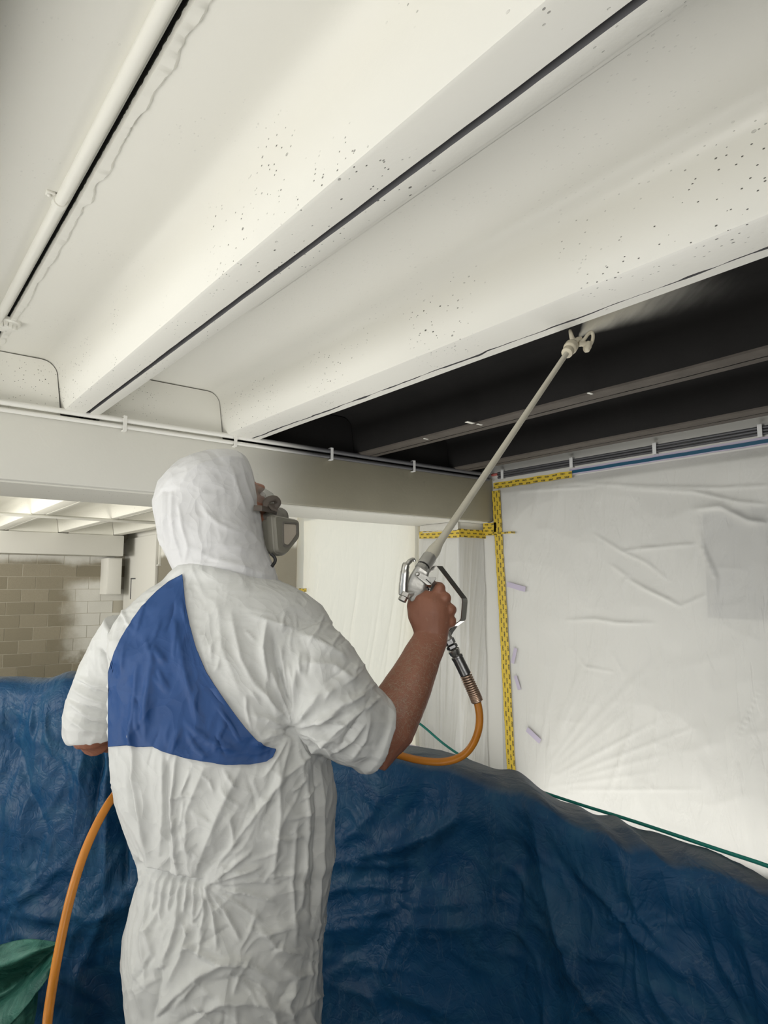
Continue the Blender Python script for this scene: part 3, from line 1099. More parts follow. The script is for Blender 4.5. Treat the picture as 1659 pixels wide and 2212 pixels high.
box('board', (XW - 0.05, 10.15, 0.0), (XW - 0.002, 11.65, 2.27), M['wall_white'], wp_, 0.004)
bm = bmesh.new()
add_box(bm, (XW - 0.058, 11.25, 1.25), (XW - 0.05, 11.27, 1.60))
add_box(bm, (XW - 0.058, 11.05, 1.58), (XW - 0.05, 11.28, 1.60))
bm_obj('latch', bm, M['grey_cable'], wp_)
#@@TARP

# ------------------------------------------------------------------ tarps
def tarp(name, top, label, mat, st, seed, group=None, nu=360, depth=0.30, lean=0.16, amp=0.025):
    path = spline([np.append(Q(*q), q[0]) for q in top], 30)
    path = np.array(path)
    sidx = np.linspace(0, len(path) - 1, nu)
    i0 = np.floor(sidx).astype(int).clip(0, len(path) - 2)
    fr = (sidx - i0)[:, None]
    T = path[i0] * (1 - fr) + path[i0 + 1] * fr
    T = T[:, :3]
    prof = [(-depth - 0.02, 1.0), (-depth - 0.01, 0.5), (-depth, 0.06), (-depth * 0.7, 0.012), (-depth * 0.3, 0.003), (0, 0.0), (0.022, 0.004), (0.048, 0.016), (0.066, 0.045), (0.078, 0.10)]
    prof += [(0.078 + lean * s ** 1.2, 0.10 + 0.90 * s) for s in np.linspace(0.02, 1, 110)]
    rows = []
    for o, dr in prof:
        P = T.copy()
        P -= FW * o * np.ones((nu, 1))
        low = 0.006
        hh = T[:, 2] - low
        drop = np.where(dr < 0.1001, dr, 0.10 + (dr - 0.10) / 0.90 * (hh - 0.10)) if o >= 0 else (dr if dr < 0.1 else dr * hh)
        P[:, 2] = T[:, 2] - drop
        rows.append(P)
    G = np.stack(rows, 1)
    P = G.reshape(-1, 3)
    dU = np.gradient(G, axis=0)
    dV = np.gradient(G, axis=1)
    N = np.cross(dV, dU).reshape(-1, 3)
    N /= np.linalg.norm(N, axis=1)[:, None] + 1e-9
    sgn = np.sign(np.sum(N * (CAM - P), 1).mean())
    N *= sgn
    pix = project(P)
    q = P + 0.25 * np.stack([fbm(P * 2.5, seed, 2), fbm(P * 2.5, seed + 3, 2), fbm(P * 2.5, seed + 6, 2)], -1)
    h = amp * 1.1 * fbm(P * np.array([3.0, 3.0, 1.3]), seed + 9, 3) + amp * 1.1 * (ridged(q * np.array([3.6, 3.6, 2.6]), seed + 12, 3) - 0.5) + amp * 0.40 * (ridged(q * np.array([9, 9, 7]), seed + 15, 2) - 0.5)
    front = np.zeros(G.shape[:2])
    for j, (o, dr) in enumerate(prof):
        front[:, j] = min(1, max(0.25, dr / 0.12)) if o >= 0 else 0.25
    fade = np.clip((P[:, 2]) / 0.12, 0, 1)
    P = P + N * ((h * front.ravel() + strokes(pix, st) * front.ravel()) * fade)[:, None]
    P[:, 2] = np.maximum(P[:, 2], 0.004)
    o = from_arrays(name, P, grid_faces(nu, len(prof)), mat)
    sm = o.modifiers.new('thickness', 'SOLIDIFY')
    sm.thickness, sm.offset = 0.0012, -1
    return tag(o, label, 'tarp', group)


ST_R = [([(1105, 1702), (1010, 1755), (930, 1805), (840, 1838), (730, 1860)], 22, .035), ([(1140, 1730), (1165, 1900), (1230, 2100), (1290, 2212)], 22, .022),
        ([(1230, 1775), (1265, 1900), (1350, 2010), (1480, 2120)], 16, .020), ([(1330, 1830), (1360, 1960), (1440, 2060)], 14, .016), ([(1420, 1850), (1440, 1960)], 12, .012),
        ([(1080, 1740), (1060, 1900), (1020, 2100)], 24, .020), ([(720, 1868), (800, 1872), (900, 1868)], 6, .012), ([(715, 1925), (800, 1918), (880, 1925)], 8, .014),
        ([(715, 1985), (790, 1975), (850, 1968)], 10, .016), ([(715, 2100), (800, 2092), (900, 2098)], 7, .008), ([(860, 1650), (800, 1760), (740, 1820)], 14, .014),
        ([(1160, 2010), (1240, 2060), (1340, 2090)], 6, .008), ([(1280, 1990), (1380, 1990), (1500, 2010)], 5, .007), ([(1500, 1960), (1540, 2080), (1600, 2180)], 14, .012),
        ([(1000, 1690), (920, 1730), (860, 1770)], 12, -.014), ([(1120, 1800), (1100, 1960), (1090, 2100)], 26, -.018)]
ST_L = [([(268, 1480), (262, 1650), (275, 1900)], 12, -.05), ([(235, 1480), (230, 1700), (238, 1900)], 16, .02), ([(300, 1500), (300, 1900)], 18, .02), ([(240, 1960), (180, 2080), (160, 2212)], 14, .014), ([(180, 1470), (190, 1600), (170, 1800)], 20, .022), ([(100, 1480), (70, 1700), (20, 1900)], 26, .020),
        ([(40, 1960), (140, 1985), (230, 1960)], 20, .018), ([(0, 1560), (60, 1700), (110, 1800)], 16, -.016), ([(215, 1480), (215, 1640), (205, 1800)], 9, -.03)]
tarp('tarp', [(325, 1500, 2.44), (450, 1560, 2.26), (640, 1606, 2.12), (720, 1620, 2.05), (860, 1630, 1.95), (960, 1650, 1.89), (1050, 1683, 1.81), (1100, 1700, 1.76),
              (1160, 1712, 1.70), (1215, 1750, 1.65), (1260, 1775, 1.60), (1310, 1790, 1.55), (1350, 1812, 1.52), (1400, 1818, 1.48), (1450, 1848, 1.44), (1520, 1866, 1.38),
              (1600, 1892, 1.31), (1659, 1915, 1.27), (1760, 1968, 1.18), (1880, 2040, 1.08)],
     'large crumpled blue tarp draped behind and to the right of the worker', M['tarp'], ST_R, 101, None, 520)
tarp('tarp', [(-260, 1470, 2.30), (-120, 1463, 2.22), (0, 1459, 2.14), (60, 1462, 2.11), (110, 1463, 2.08), (150, 1452, 2.06), (176, 1453, 2.05), (210, 1456, 2.04), (262, 1472, 2.03), (330, 1490, 2.03), (420, 1510, 2.04)],
     'blue tarp hanging on the left under the block wall', M['tarp'], ST_L, 151, None, 200, 0.06, 0.10)

# green sheet bunched at the lower left
rowsG = [[(-90, 2060, 1.78), (0, 2040, 1.72), (60, 2028, 1.68), (124, 2035, 1.66)], [(-90, 2092, 1.70), (0, 2086, 1.65), (60, 2062, 1.63), (121, 2040, 1.655)],
         [(-90, 2112, 1.78), (0, 2102, 1.74), (50, 2080, 1.72), (116, 2046, 1.67)], [(-90, 2160, 1.84), (0, 2148, 1.82), (55, 2108, 1.78), (112, 2056, 1.68)],
         [(-90, 2178, 1.72), (0, 2160, 1.68), (78, 2105, 1.62), (119, 2052, 1.65)], [(-90, 2210, 1.66), (0, 2186, 1.62), (84, 2132, 1.585), (117, 2075, 1.62)],
         [(-90, 2250, 1.63), (0, 2222, 1.60), (60, 2165, 1.58), (106, 2105, 1.61)], [(-90, 2330, 1.62), (0, 2300, 1.60), (40, 2225, 1.60), (80, 2150, 1.64)]]
G = [[Q(*q) for q in r] for r in rowsG]
lastr = []
for q in G[-1]:
    f_ = q.copy()
    f_[2] = 0.008
    lastr.append(f_ - FW * 0.05)
G.append(lastr)
G = [spline(r, 22) for r in G]
G = [spline([r[i] for r in G], 14) for i in range(len(G[0]))]
G = np.array(G)
P = G.reshape(-1, 3)
dN = np.array([0.3, -0.9, 0.3])
P = P + dN * (0.012 * fbm(P * 12, 61, 3) + 0.010 * ridged(P * 9, 66, 2))[:, None]
P[:, 2] = np.maximum(P[:, 2], 0.006)
go = from_arrays('green_sheet', P, grid_faces(G.shape[0], G.shape[1]), M['tarp_green'])
sm = go.modifiers.new('thickness', 'SOLIDIFY')
sm.thickness = 0.0012
tag(go, 'bunched green sheet in the lower left corner before the blue tarp', 'tarp')

# ------------------------------------------------------------------ worker
D0 = 1.40
def torso(bm, rows, k=1.0, n=40, power=2.3):
    rings = []
    for (y, xl, xr, dc, hd) in rows:
        xl = CX - (CX - xl) / (1 + 0.23 * hd)      # the near half of the ring shows wider
        c = Q((xl + xr) / 2, y, dc)
        ra = (xr - xl) / 2 / FPX * dc * k
        ring = []
        for i in range(n):
            a = 2 * math.pi * i / n
            e = 2.0 / power
            ca, sa = math.cos(a), math.sin(a)
            ca = math.copysign(abs(ca) ** e, ca)
            sa = math.copysign(abs(sa) ** e, sa)
            ring.append(bm.verts.new(Vector(c + RT * ra * ca + FW * hd * k * sa)))
        rings.append(ring)
    for a, b in zip(rings, rings[1:]):
        for i in range(n):
            bm.faces.new((a[i], a[(i + 1) % n], b[(i + 1) % n], b[i]))
    bm.faces.new(rings[0])
    bm.faces.new(rings[-1][::-1])


TOR = [(1216, 395, 490, 1.42, .088), (1224, 380, 522, 1.42, .099), (1238, 363, 560, 1.42, .104), (1256, 345, 604, 1.42, .104), (1280, 302, 655, 1.415, .110), (1310, 268, 690, 1.41, .118), (1345, 240, 712, 1.405, .125), (1400, 224, 722, 1.40, .14), (1470, 236, 712, 1.40, .155),
       (1560, 240, 690, 1.40, .16), (1640, 241, 703, 1.40, .162), (1710, 250, 711, 1.40, .162), (1760, 268, 711, 1.40, .158), (1820, 290, 710, 1.40, .15), (1870, 304, 708, 1.40, .145), (1905, 297, 704, 1.40, .148), (1950, 283, 696, 1.40, .155),
       (2000, 274, 690, 1.40, .162), (2060, 272, 688, 1.40, .165), (2120, 273, 686, 1.40, .163), (2170, 284, 684, 1.40, .16), (2230, 318, 680, 1.40, .155), (2290, 330, 678, 1.40, .15)]
LEGS = [[(425, 2240, 1.42), (428, 2330, 1.42), (432, 2450, 1.43), (436, 2580, 1.43), (438, 2690, 1.44)], [(580, 2240, 1.39), (580, 2330, 1.39), (582, 2450, 1.40), (584, 2580, 1.40), (584, 2690, 1.41)]]
LR = [.108, .105, .092, .084, .078]
RS = [(640, 1400, 1.38), (668, 1445, 1.365), (702, 1500, 1.355), (742, 1545, 1.36), (775, 1566, 1.375), (806, 1581, 1.39), (820, 1585, 1.395)]
RSR = [(.085, .09), (.098, .095), (.102, .095), (.093, .088), (.086, .082), (.079, .075), (.076, .072)]
LS = [(285, 1360, 1.45), (262, 1400, 1.46), (238, 1450, 1.475), (222, 1500, 1.49), (208, 1550, 1.50), (203, 1578, 1.51), (205, 1592, 1.51)]
LSR = [(.062, .07), (.062, .075), (.064, .075), (.066, .075), (.066, .078), (.062, .078), (.055, .074)]

bm = bmesh.new()
torso(bm, TOR)
loft(bm, [Q(*q) for q in RS], RSR, 28)
loft(bm, [Q(*q) for q in LS], LSR, 28)
for lg in LEGS:
    loft(bm, [Q(*q) for q in lg], [(r, r * 1.05) for r in LR], 24)
# rolled hem of the right sleeve
loft(bm, [Q(796, 1578, 1.386), Q(808, 1582, 1.39), Q(822, 1586, 1.396), Q(829, 1588, 1.398)], [(.080, .076), (.084, .080), (.079, .075), (.066, .062)], 28)
suit_me = remesh(bm, 0.0034, 8, 0.5)
co, no = get_co(suit_me), get_no(suit_me)
pix = project(co)
facing = np.clip(np.sum(no * (CAM - co) / np.linalg.norm(CAM - co, axis=1)[:, None], 1) * 2.5 + 0.4, 0, 1)
ST = []
ap = (634, 1572)                                       # folds radiating from the armpit
for qx, qy, wd, hh in ((556, 1478, 7, .010), (588, 1455, 6, .011), (604, 1400, 7, .012), (640, 1440, 7, .010), (690, 1500, 8, .011), (720, 1545, 8, .012), (540, 1545, 7, .009), (560, 1600, 7, .008),
                       (735, 1600, 8, .012), (690, 1625, 6, .010), (600, 1690, 8, .010), (570, 1680, 6, .008), (655, 1690, 7, .009), (670, 1660, 5, .009)):
    ST.append(([(ap[0] + (qx - ap[0]) * .12, ap[1] + (qy - ap[1]) * .12), (qx, qy)], wd, hh))
ST += [([(634, 1572), (620, 1590)], 16, -.022), ([(575, 1345), (568, 1400), (580, 1470)], 9, .012), ([(592, 1380), (600, 1440), (625, 1520)], 6, -.014), ([(545, 1330), (600, 1350), (640, 1360)], 9, .008),
       ([(500, 1330), (520, 1420), (560, 1500)], 12, .008), ([(470, 1300), (480, 1400), (520, 1500)], 14, .006),
       # right sleeve
       ([(650, 1370), (700, 1395), (745, 1420)], 9, .010), ([(660, 1430), (720, 1440), (765, 1470)], 8, .009), ([(690, 1560), (740, 1520), (790, 1500)], 9, .012), ([(700, 1600), (750, 1560), (800, 1520)], 7, .010),
       ([(715, 1625), (760, 1600), (790, 1560)], 7, .010), ([(760, 1640), (790, 1600), (800, 1550)], 6, .008), ([(655, 1585), (700, 1600), (720, 1640)], 6, .010), ([(735, 1610), (770, 1560), (805, 1505)], 4, -.009),
       # back below the panel
       ([(240, 1450), (242, 1600), (244, 1690)], 10, .006), ([(287, 1560), (292, 1680), (312, 1800), (330, 1868)], 8, .014), ([(300, 1440), (290, 1550), (287, 1612)], 8, .010), ([(335, 1400), (318, 1520), (312, 1600)], 10, .009),
       ([(275, 1600), (280, 1700), (300, 1800)], 7, -.012), ([(350, 1630), (352, 1720), (348, 1840)], 8, .008), ([(378, 1640), (370, 1760), (388, 1890)], 5, .011), ([(362, 1650), (358, 1760), (372, 1880)], 7, -.009),
       ([(700, 1600), (610, 1680), (520, 1800), (440, 1904)], 9, .014), ([(640, 1640), (550, 1760), (470, 1860), (432, 1902)], 14, -.010), ([(440, 1660), (400, 1760), (410, 1890)], 10, .007),
       ([(520, 1660), (470, 1760), (420, 1890)], 10, .007), ([(380, 1345), (400, 1450), (430, 1560)], 12, .007), ([(400, 1560), (450, 1600), (500, 1620)], 8, .006), ([(600, 1640), (604, 1760), (590, 1900)], 7, .007),
       ([(660, 1650), (664, 1800), (650, 1960)], 6, .009), ([(680, 1650), (684, 1800), (672, 2000)], 4, -.008), ([(692, 1650), (696, 1800), (684, 2050)], 5, .008), ([(640, 1780), (630, 1900), (640, 2040)], 6, .007),
       # elastic waist and gathers
       ([(303, 1866), (340, 1882), (380, 1896), (440, 1907), (470, 1908)], 9, -.020), ([(470, 1908), (560, 1905), (700, 1900)], 14, -.006), ([(303, 1850), (360, 1875), (420, 1893)], 7, .010)]
for k in range(9):
    x0 = 312 + k * 15
    ST.append(([(x0, 1888 + k * 2.2), (x0 - 6 + k * 2, 1930 + 6 * (k % 3)), (x0 - 12 + k * 2, 1965 + 22 * (k % 2))], 3.6, .009))
for qx, qy in ((560, 1872), (600, 1905), (590, 1945), (560, 1985), (520, 2030), (470, 2040), (430, 2040), (540, 1840)):
    ST.append(([(446, 1908), ((446 + qx) / 2 + 6, (1908 + qy) / 2 - 4), (qx, qy)], 5, .009))
ST += [([(330, 1935), (312, 2020), (318, 2120)], 8, .010), ([(350, 1960), (322, 2010), (335, 2060)], 6, .010), ([(392, 1970), (372, 2040), (352, 2085)], 6, .012), ([(410, 1990), (395, 2060), (360, 2130)], 9, .008),
       ([(350, 2085), (345, 2140), (330, 2212)], 8, -.012), ([(400, 2040), (470, 2075), (540, 2072)], 7, .011), ([(430, 2105), (480, 2078), (540, 2084), (600, 2120)], 8, .012), ([(330, 2200), (400, 2130), (450, 2085)], 9, .010),
       ([(450, 2120), (520, 2110), (580, 2140)], 10, -.008), ([(560, 2000), (600, 2050), (660, 2060)], 7, .009), ([(520, 1990), (570, 2020), (640, 2000)], 6, .007), ([(600, 2080), (640, 2110), (680, 2100)], 7, .009),
       ([(420, 2200), (480, 2160), (560, 2165), (640, 2190)], 9, .010), ([(560, 2140), (590, 2180), (600, 2230)], 7, .008), ([(640, 2120), (620, 2170), (640, 2220)], 6, .008), ([(300, 2060), (296, 2130), (310, 2190)], 8, .008),
       ([(390, 2205), (440, 2180), (500, 2195)], 7, -.008)]
# left sleeve: stacked roll-ups
ST += [([(172, 1465), (205, 1478), (245, 1482)], 7, .011), ([(160, 1488), (195, 1505), (240, 1520)], 7, .010), ([(155, 1520), (190, 1545), (240, 1552)], 6, .010), ([(146, 1548), (185, 1575), (240, 1580)], 6, .009),
       ([(165, 1472), (200, 1490), (240, 1500)], 4, -.010), ([(158, 1535), (195, 1560), (240, 1566)], 4, -.009), ([(150, 1508), (190, 1528), (240, 1538)], 4, -.008),
       ([(225, 1340), (245, 1390), (238, 1440)], 9, .008), ([(215, 1400), (235, 1430), (245, 1460)], 6, -.010), ([(262, 1330), (250, 1400)], 8, .006)]
rc = np.random.RandomState(12)                       # short crisp creases of the paper-like fabric
for k in range(170):
    if k < 95:
        cx_, cy_, an_ = rc.uniform(290, 690), rc.uniform(1660, 2230), rc.uniform(-1.2, 1.2) + (1.57 if rc.rand() < .35 else 0)
    elif k < 140:
        cx_, cy_ = rc.uniform(560, 810), rc.uniform(1330, 1650)
        an_ = math.atan2(cy_ - 1572, cx_ - 634) + rc.uniform(-.5, .5)
    else:
        cx_, cy_, an_ = rc.uniform(245, 560), rc.uniform(1300, 1620), 1.4 + rc.uniform(-.6, .6)
    ln_ = rc.uniform(14, 42)
    dx_, dy_ = ln_ * math.cos(an_), ln_ * math.sin(an_)
    ST.append(([(cx_ - dx_, cy_ - dy_), (cx_ + rc.uniform(-5, 5), cy_ + rc.uniform(-5, 5)), (cx_ + dx_, cy_ + dy_)], rc.uniform(2.4, 4.5), rc.uniform(.0025, .006) * (1 if rc.rand() < .75 else -1)))
h = strokes(pix, ST) * facing
qn = co + 0.10 * np.stack([fbm(co * 5, 201, 2), fbm(co * 5, 205, 2), fbm(co * 5, 209, 2)], -1)
lower = 1 / (1 + np.exp((co[:, 2] - 1.0) * 12))
top_ = np.clip((co[:, 2] - 1.30) / 0.15, 0, 1)
h += 0.005 * fbm(co * np.array([6, 6, 4]), 211, 2) + (0.0045 * (1 - .6 * top_) + 0.0045 * lower) * (ridged(qn * np.array([9, 9, 7]), 215, 2) - 0.4) + 0.0018 * (ridged(qn * 24, 219, 2) - 0.4)
set_co(suit_me, co + no * h[:, None])

# body: one skin surface under the clothes, bare forearm, hand and face in view
bm = bmesh.new()
torso(bm, [(y, xl + 40, xr - 40, dc, max(.05, hd - .045)) for (y, xl, xr, dc, hd) in TOR[3:]], 0.93)
HC = Q(474, 1098, 1.425)
EF = RT * math.cos(math.radians(40)) + FW * math.sin(math.radians(40))
ES = RT * math.sin(math.radians(40)) - FW * math.cos(math.radians(40))
tl_ = math.radians(16)
EFT = EF * math.cos(tl_) + UP * math.sin(tl_)
EUT = UP * math.cos(tl_) - EF * math.sin(tl_)
def HP(f, s, u): return HC + EFT * f + ES * s + EUT * u
ellipsoid(bm, HP(0, 0, 0.01), (EFT * .098, ES * .078, EUT * .105), 28)
ellipsoid(bm, HP(.048, 0, -.06), (EFT * .055, ES * .058, EUT * .065), 20)       # jaw
ellipsoid(bm, HP(.085, 0, .025), (EFT * .022, ES * .055, EUT * .014), 16)       # brow
loft(bm, [HP(.092, 0, .022), HP(.108, 0, .0), HP(.122, 0, -.018), HP(.108, 0, -.028)], [.008, .011, .014, .010], 12)   # nose
for s in (-1, 1):
    ellipsoid(bm, HP(.066, s * .042, -.012), (EFT * .030, ES * .026, EUT * .024), 14)     # cheekbones
    ellipsoid(bm, HP(-.01, s * .080, .0), (EFT * .018, ES * .009, EUT * .030), 14)        # ears
ellipsoid(bm, HP(.098, 0, -.052), (EFT * .012, ES * .024, EUT * .006), 12)      # lips
ellipsoid(bm, HP(.097, 0, -.063), (EFT * .012, ES * .021, EUT * .006), 12)
loft(bm, [HP(-.01, 0, -.05), Q(478, 1215, 1.42), Q(478, 1270, 1.42)], [.062, .060, .07], 20)
# right arm
loft(bm, [Q(650, 1420, 1.38), Q(720, 1520, 1.365), Q(770, 1590, 1.385), Q(812, 1602, 1.40), Q(836, 1567, 1.405), Q(862, 1520, 1.415), Q(893, 1460, 1.43), Q(916, 1410, 1.448), Q(931, 1378, 1.46), Q(934, 1360, 1.464)],
     [(.055, .055), (.052, .052), (.054, .052), (.060, .052), (.061, .052), (.056, .048), (.047, .042), (.040, .034), (.037, .029), (.036, .027)], 24)
# hand: palm, four fingers closed round the grip, thumb
loft(bm, [Q(933, 1370, 1.462), Q(931, 1348, 1.464), Q(930, 1322, 1.464), Q(934, 1300, 1.466), Q(940, 1284, 1.47)], [(.037, .028), (.044, .030), (.046, .031), (.041, .027), (.028, .018)], 20)
FING = [([Q(936, 1296, 1.462), Q(950, 1271, 1.464), Q(951, 1267, 1.490), Q(938, 1264, 1.520), Q(925, 1262, 1.530)], [.0135, .0125, .0112, .0100, .0085]),
        ([Q(944, 1312, 1.458), Q(961, 1292, 1.462), Q(964, 1290, 1.490), Q(948, 1292, 1.522), Q(926, 1297, 1.524), Q(915, 1300, 1.515)], [.0145, .0132, .0120, .0108, .0098, .0085]),
        ([Q(950, 1330, 1.458), Q(972, 1318, 1.463), Q(976, 1317, 1.490), Q(960, 1318, 1.524), Q(938, 1322, 1.526), Q(926, 1324, 1.516)], [.0150, .0135, .0120, .0105, .0096, .0085]),
        ([Q(950, 1350, 1.460), Q(973, 1343, 1.466), Q(977, 1341, 1.490), Q(962, 1341, 1.520), Q(944, 1343, 1.522), Q(935, 1345, 1.514)], [.0145, .0125, .0108, .0095, .0085, .0076])]
for pts, rr in FING:
    loft(bm, pts, rr, 14)
    ellipsoid(bm, pts[1], (RT * rr[1] * 1.10, FW * rr[1] * 1.10, UP * rr[1] * 1.10), 12)      # knuckle
    ellipsoid(bm, pts[-1], (RT * rr[-1], FW * rr[-1], UP * rr[-1]), 10)                       # finger end
th = ([Q(912, 1352, 1.462), Q(899, 1330, 1.462), Q(892, 1309, 1.470), Q(893, 1292, 1.492), Q(905, 1280, 1.512)], [.022, .019, .0145, .0125, .0100])
loft(bm, *th, 14)
ellipsoid(bm, th[0][-1], (RT * .010, FW * .010, UP * .010), 10)
# left arm, bent at the elbow, forearm reaching forward out of sight
loft(bm, [Q(290, 1370, 1.45), Q(240, 1450, 1.475), Q(210, 1550, 1.505), Q(196, 1582, 1.52), Q(206, 1590, 1.545), Q(240, 1588, 1.60), Q(300, 1575, 1.68), Q(350, 1560, 1.74)],
     [.050, .048, .046, .046, .044, .041, .036, .030], 20)
loft(bm, [Q(160, 1588, 1.50), Q(172, 1591, 1.505), Q(205, 1593, 1.53), Q(250, 1594, 1.60)], [.018, .0265, .0275, .0275], 16)
hb = Q(372, 1552, 1.775)
ellipsoid(bm, hb, (RT * .030, FW * .05, UP * .042), 16)
for k in range(4):
    a = hb + UP * (.028 - k * .019) + FW * .035
    loft(bm, [a, a + FW * .040 + RT * .006, a + FW * .050 + RT * .030, a + FW * .035 + RT * .045], [.0095, .009, .0085, .007], 10)
loft(bm, [hb + UP * .03, hb + UP * .05 + FW * .03 + RT * .012, hb + UP * .045 + FW * .055 + RT * .02], [.013, .011, .009], 10)
for lg in LEGS:
    loft(bm, [Q(*q) for q in lg], [r * .66 for r in LR], 16)
body_me = remesh(bm, 0.0030, 4, 0.5)
co, no = get_co(body_me), get_no(body_me)
set_co(body_me, co + no * (0.0012 * fbm(co * 30, 301, 2))[:, None])
person = link('person', body_me, M['skin'])
tag(person, 'worker in white hooded coverall aiming a long spray lance at the dark ceiling', 'person')

suit = link('coverall', suit_me, M['tyvek'], person)
suit['label'] = 'white crumpled disposable coverall with rolled sleeves'

# hood
bm = bmesh.new()
HOOD = [(974, 452, 506, 1.425, .025), (978, 432, 523, 1.425, .045), (986, 408, 535, 1.425, .065), (1002, 380, 542, 1.425, .084), (1022, 356, 547, 1.425, .098), (1050, 335, 551, 1.425, .108), (1090, 326, 557, 1.425, .112), (1130, 331, 562, 1.42, .110),
        (1165, 341, 568, 1.42, .106), (1190, 350, 575, 1.42, .10), (1212, 360, 584, 1.42, .095), (1230, 368, 592, 1.42, .092), (1246, 366, 598, 1.42, .094), (1262, 392, 601, 1.42, .088)]
torso(bm, HOOD, 1.0, 36, 2.25)
hood_me = remesh(bm, 0.0036, 5, 0.5)
co, no = get_co(hood_me), get_no(hood_me)
pix = project(co)
SH = [([(372, 1062), (371, 1110), (378, 1160), (392, 1200)], 4, .008), ([(352, 1060), (352, 1120), (362, 1180), (372, 1215)], 5, .008), ([(362, 1065), (362, 1120), (370, 1180)], 3, -.008), ([(385, 1090), (395, 1140), (408, 1180), (400, 1215)], 4, .007),
      ([(340, 1110), (345, 1160), (360, 1200)], 4, .007), ([(395, 1035), (430, 1005), (480, 990), (520, 988)], 5, .006), ([(445, 1106), (470, 1130), (500, 1145), (520, 1150)], 6, .008), ([(500, 1010), (515, 1060), (530, 1100)], 5, .007),
      ([(520, 1000), (530, 1040), (548, 1090)], 4, .006), ([(540, 1000), (550, 1060), (560, 1120), (575, 1190), (596, 1250)], 3.5, .006), ([(410, 1180), (460, 1205), (520, 1222), (580, 1245)], 6, .008), ([(420, 1215), (480, 1222), (540, 1225)], 5, .006),
      ([(440, 1175), (500, 1178), (550, 1190)], 6, .005), ([(372, 1232), (440, 1235), (500, 1236), (600, 1262)], 5, -.010), ([(480, 1120), (540, 1150), (562, 1180)], 6, .006), ([(335, 1085), (350, 1062), (372, 1058)], 4, -.006)]
fc = np.clip(np.sum(no * (CAM - co), 1) * 1.5 + .4, 0, 1)
qn = co + 0.06 * np.stack([fbm(co * 8, 231, 2), fbm(co * 8, 235, 2), fbm(co * 8, 239, 2)], -1)
h = strokes(pix, [(a_, b_, c_ * .7) for a_, b_, c_ in SH]) * fc + .003 * fbm(co * 9, 241, 2) + (.0010 + .003 * np.clip((430 - pix[:, 0]) / 60, 0, 1)) * (ridged(qn * 11, 245, 2) - .4) + .0008 * (ridged(qn * 30, 249, 1) - .4)
set_co(hood_me, co + no * h[:, None])
hood = link('hood', hood_me, M['tyvek_hood'], person)

# blue panel on the back
dg = bpy.context.evaluated_depsgraph_get()
bv = BVHTree.FromPolygons([v.co for v in suit_me.vertices], [p_.vertices for p_ in suit_me.polygons])
TOPX = [(236, 1452), (240, 1435), (248, 1410), (262, 1380), (285, 1342), (310, 1308), (340, 1278), (365, 1258), (395, 1240), (397, 1262), (400, 1300), (410, 1350), (424, 1400), (446, 1450), (472, 1492), (500, 1532), (530, 1572), (556, 1600), (575, 1612), (597, 1618)]
BOTX = [(236, 1613), (278, 1609), (294, 1613), (330, 1612), (352, 1623), (400, 1637), (440, 1645), (490, 1652), (540, 1651), (575, 1645), (590, 1636), (597, 1620)]
nx, ny = 130, 110
xs = np.concatenate([np.linspace(236, 394, 60), np.linspace(394.8, 397.2, 4), np.linspace(398, 596, 66)])
top_y = np.interp(xs, [q[0] for q in TOPX], [q[1] for q in TOPX])
bot_y = np.interp(xs, [q[0] for q in BOTX], [q[1] for q in BOTX])
V = []
lastd = None
for i in range(nx):
    for j in range(ny):
        px, py = xs[i], top_y[i] + (bot_y[i] - top_y[i]) * j / (ny - 1)
        hit = None
        for nud in (0, 2, 4, 6, 9, 13, 18):
            r = ray(px + nud, py)
            loc, nrm, idx, dist = bv.ray_cast(Vector(CAM), Vector(r / np.linalg.norm(r)))
            if loc is not None and dist < 1.7:
                hit = loc + nrm * 0.0022 - Vector(r) * 0.0022
                break
        V.append(hit if hit is not None else V[-1])
VG = np.array([tuple(v) for v in V]).reshape(nx, ny, 3)
for _ in range(2):                       # ease out stray hits near the silhouette
    VG[:, 1:-1] = VG[:, 1:-1] * .5 + (VG[:, :-2] + VG[:, 2:]) * .25
V = VG.reshape(-1, 3)
pan = from_arrays('back_panel', V, grid_faces(nx, ny), M['tyvek_blue'], suit)
pan['label'] = 'blue breathable back panel'
smd = pan.modifiers.new('thickness', 'SOLIDIFY')
smd.thickness, smd.offset = 0.0012, 0

# storm flap edge at the front, seen past the right hip
bm = bmesh.new()
va = []
for s in range(14):
    u = s / 13
    a, b = Q(697, 1668 + 222 * u, 1.44), Q(712 - 3 * u, 1668 + 222 * u, 1.475 + .004 * math.sin(s))
    va.append([bm.verts.new(a), bm.verts.new(b), bm.verts.new(b + FW * .002), bm.verts.new(a + FW * .002)])
for a, b in zip(va, va[1:]):
    for k in range(4):
        bm.faces.new((a[k], a[(k + 1) % 4], b[(k + 1) % 4], b[k]))
bm.faces.new(va[0]); bm.faces.new(va[-1][::-1])
bm_obj('storm_flap', bm, M['tyvek'], suit, True, 40)

for k, lg in enumerate(LEGS):
    a = Q(*lg[-1])
    a[2] = 0
    fwd = EF
    bm = bmesh.new()
    loft(bm, [a + UP * .16, a + UP * .08, a + UP * .05 + fwd * .02], [.058, .056, .05], 18)
    loft(bm, [a - fwd * .075 + UP * .045, a + UP * .047, a + fwd * .10 + UP * .042, a + fwd * .19 + UP * .034], [(.036, .044), (.042, .046), (.048, .041), (.034, .031)], 18, view=UP)
    add_box(bm, tuple(a + np.array([-.04, -.04, 0])), tuple(a + np.array([.04, .04, .02])))
    bme = remesh(bm, 0.006, 4)
    cb_ = get_co(bme)
    cb_[:, 2] = np.maximum(cb_[:, 2], 0.0)
    set_co(bme, cb_)
    link('boot', bme, M['boot'], person)

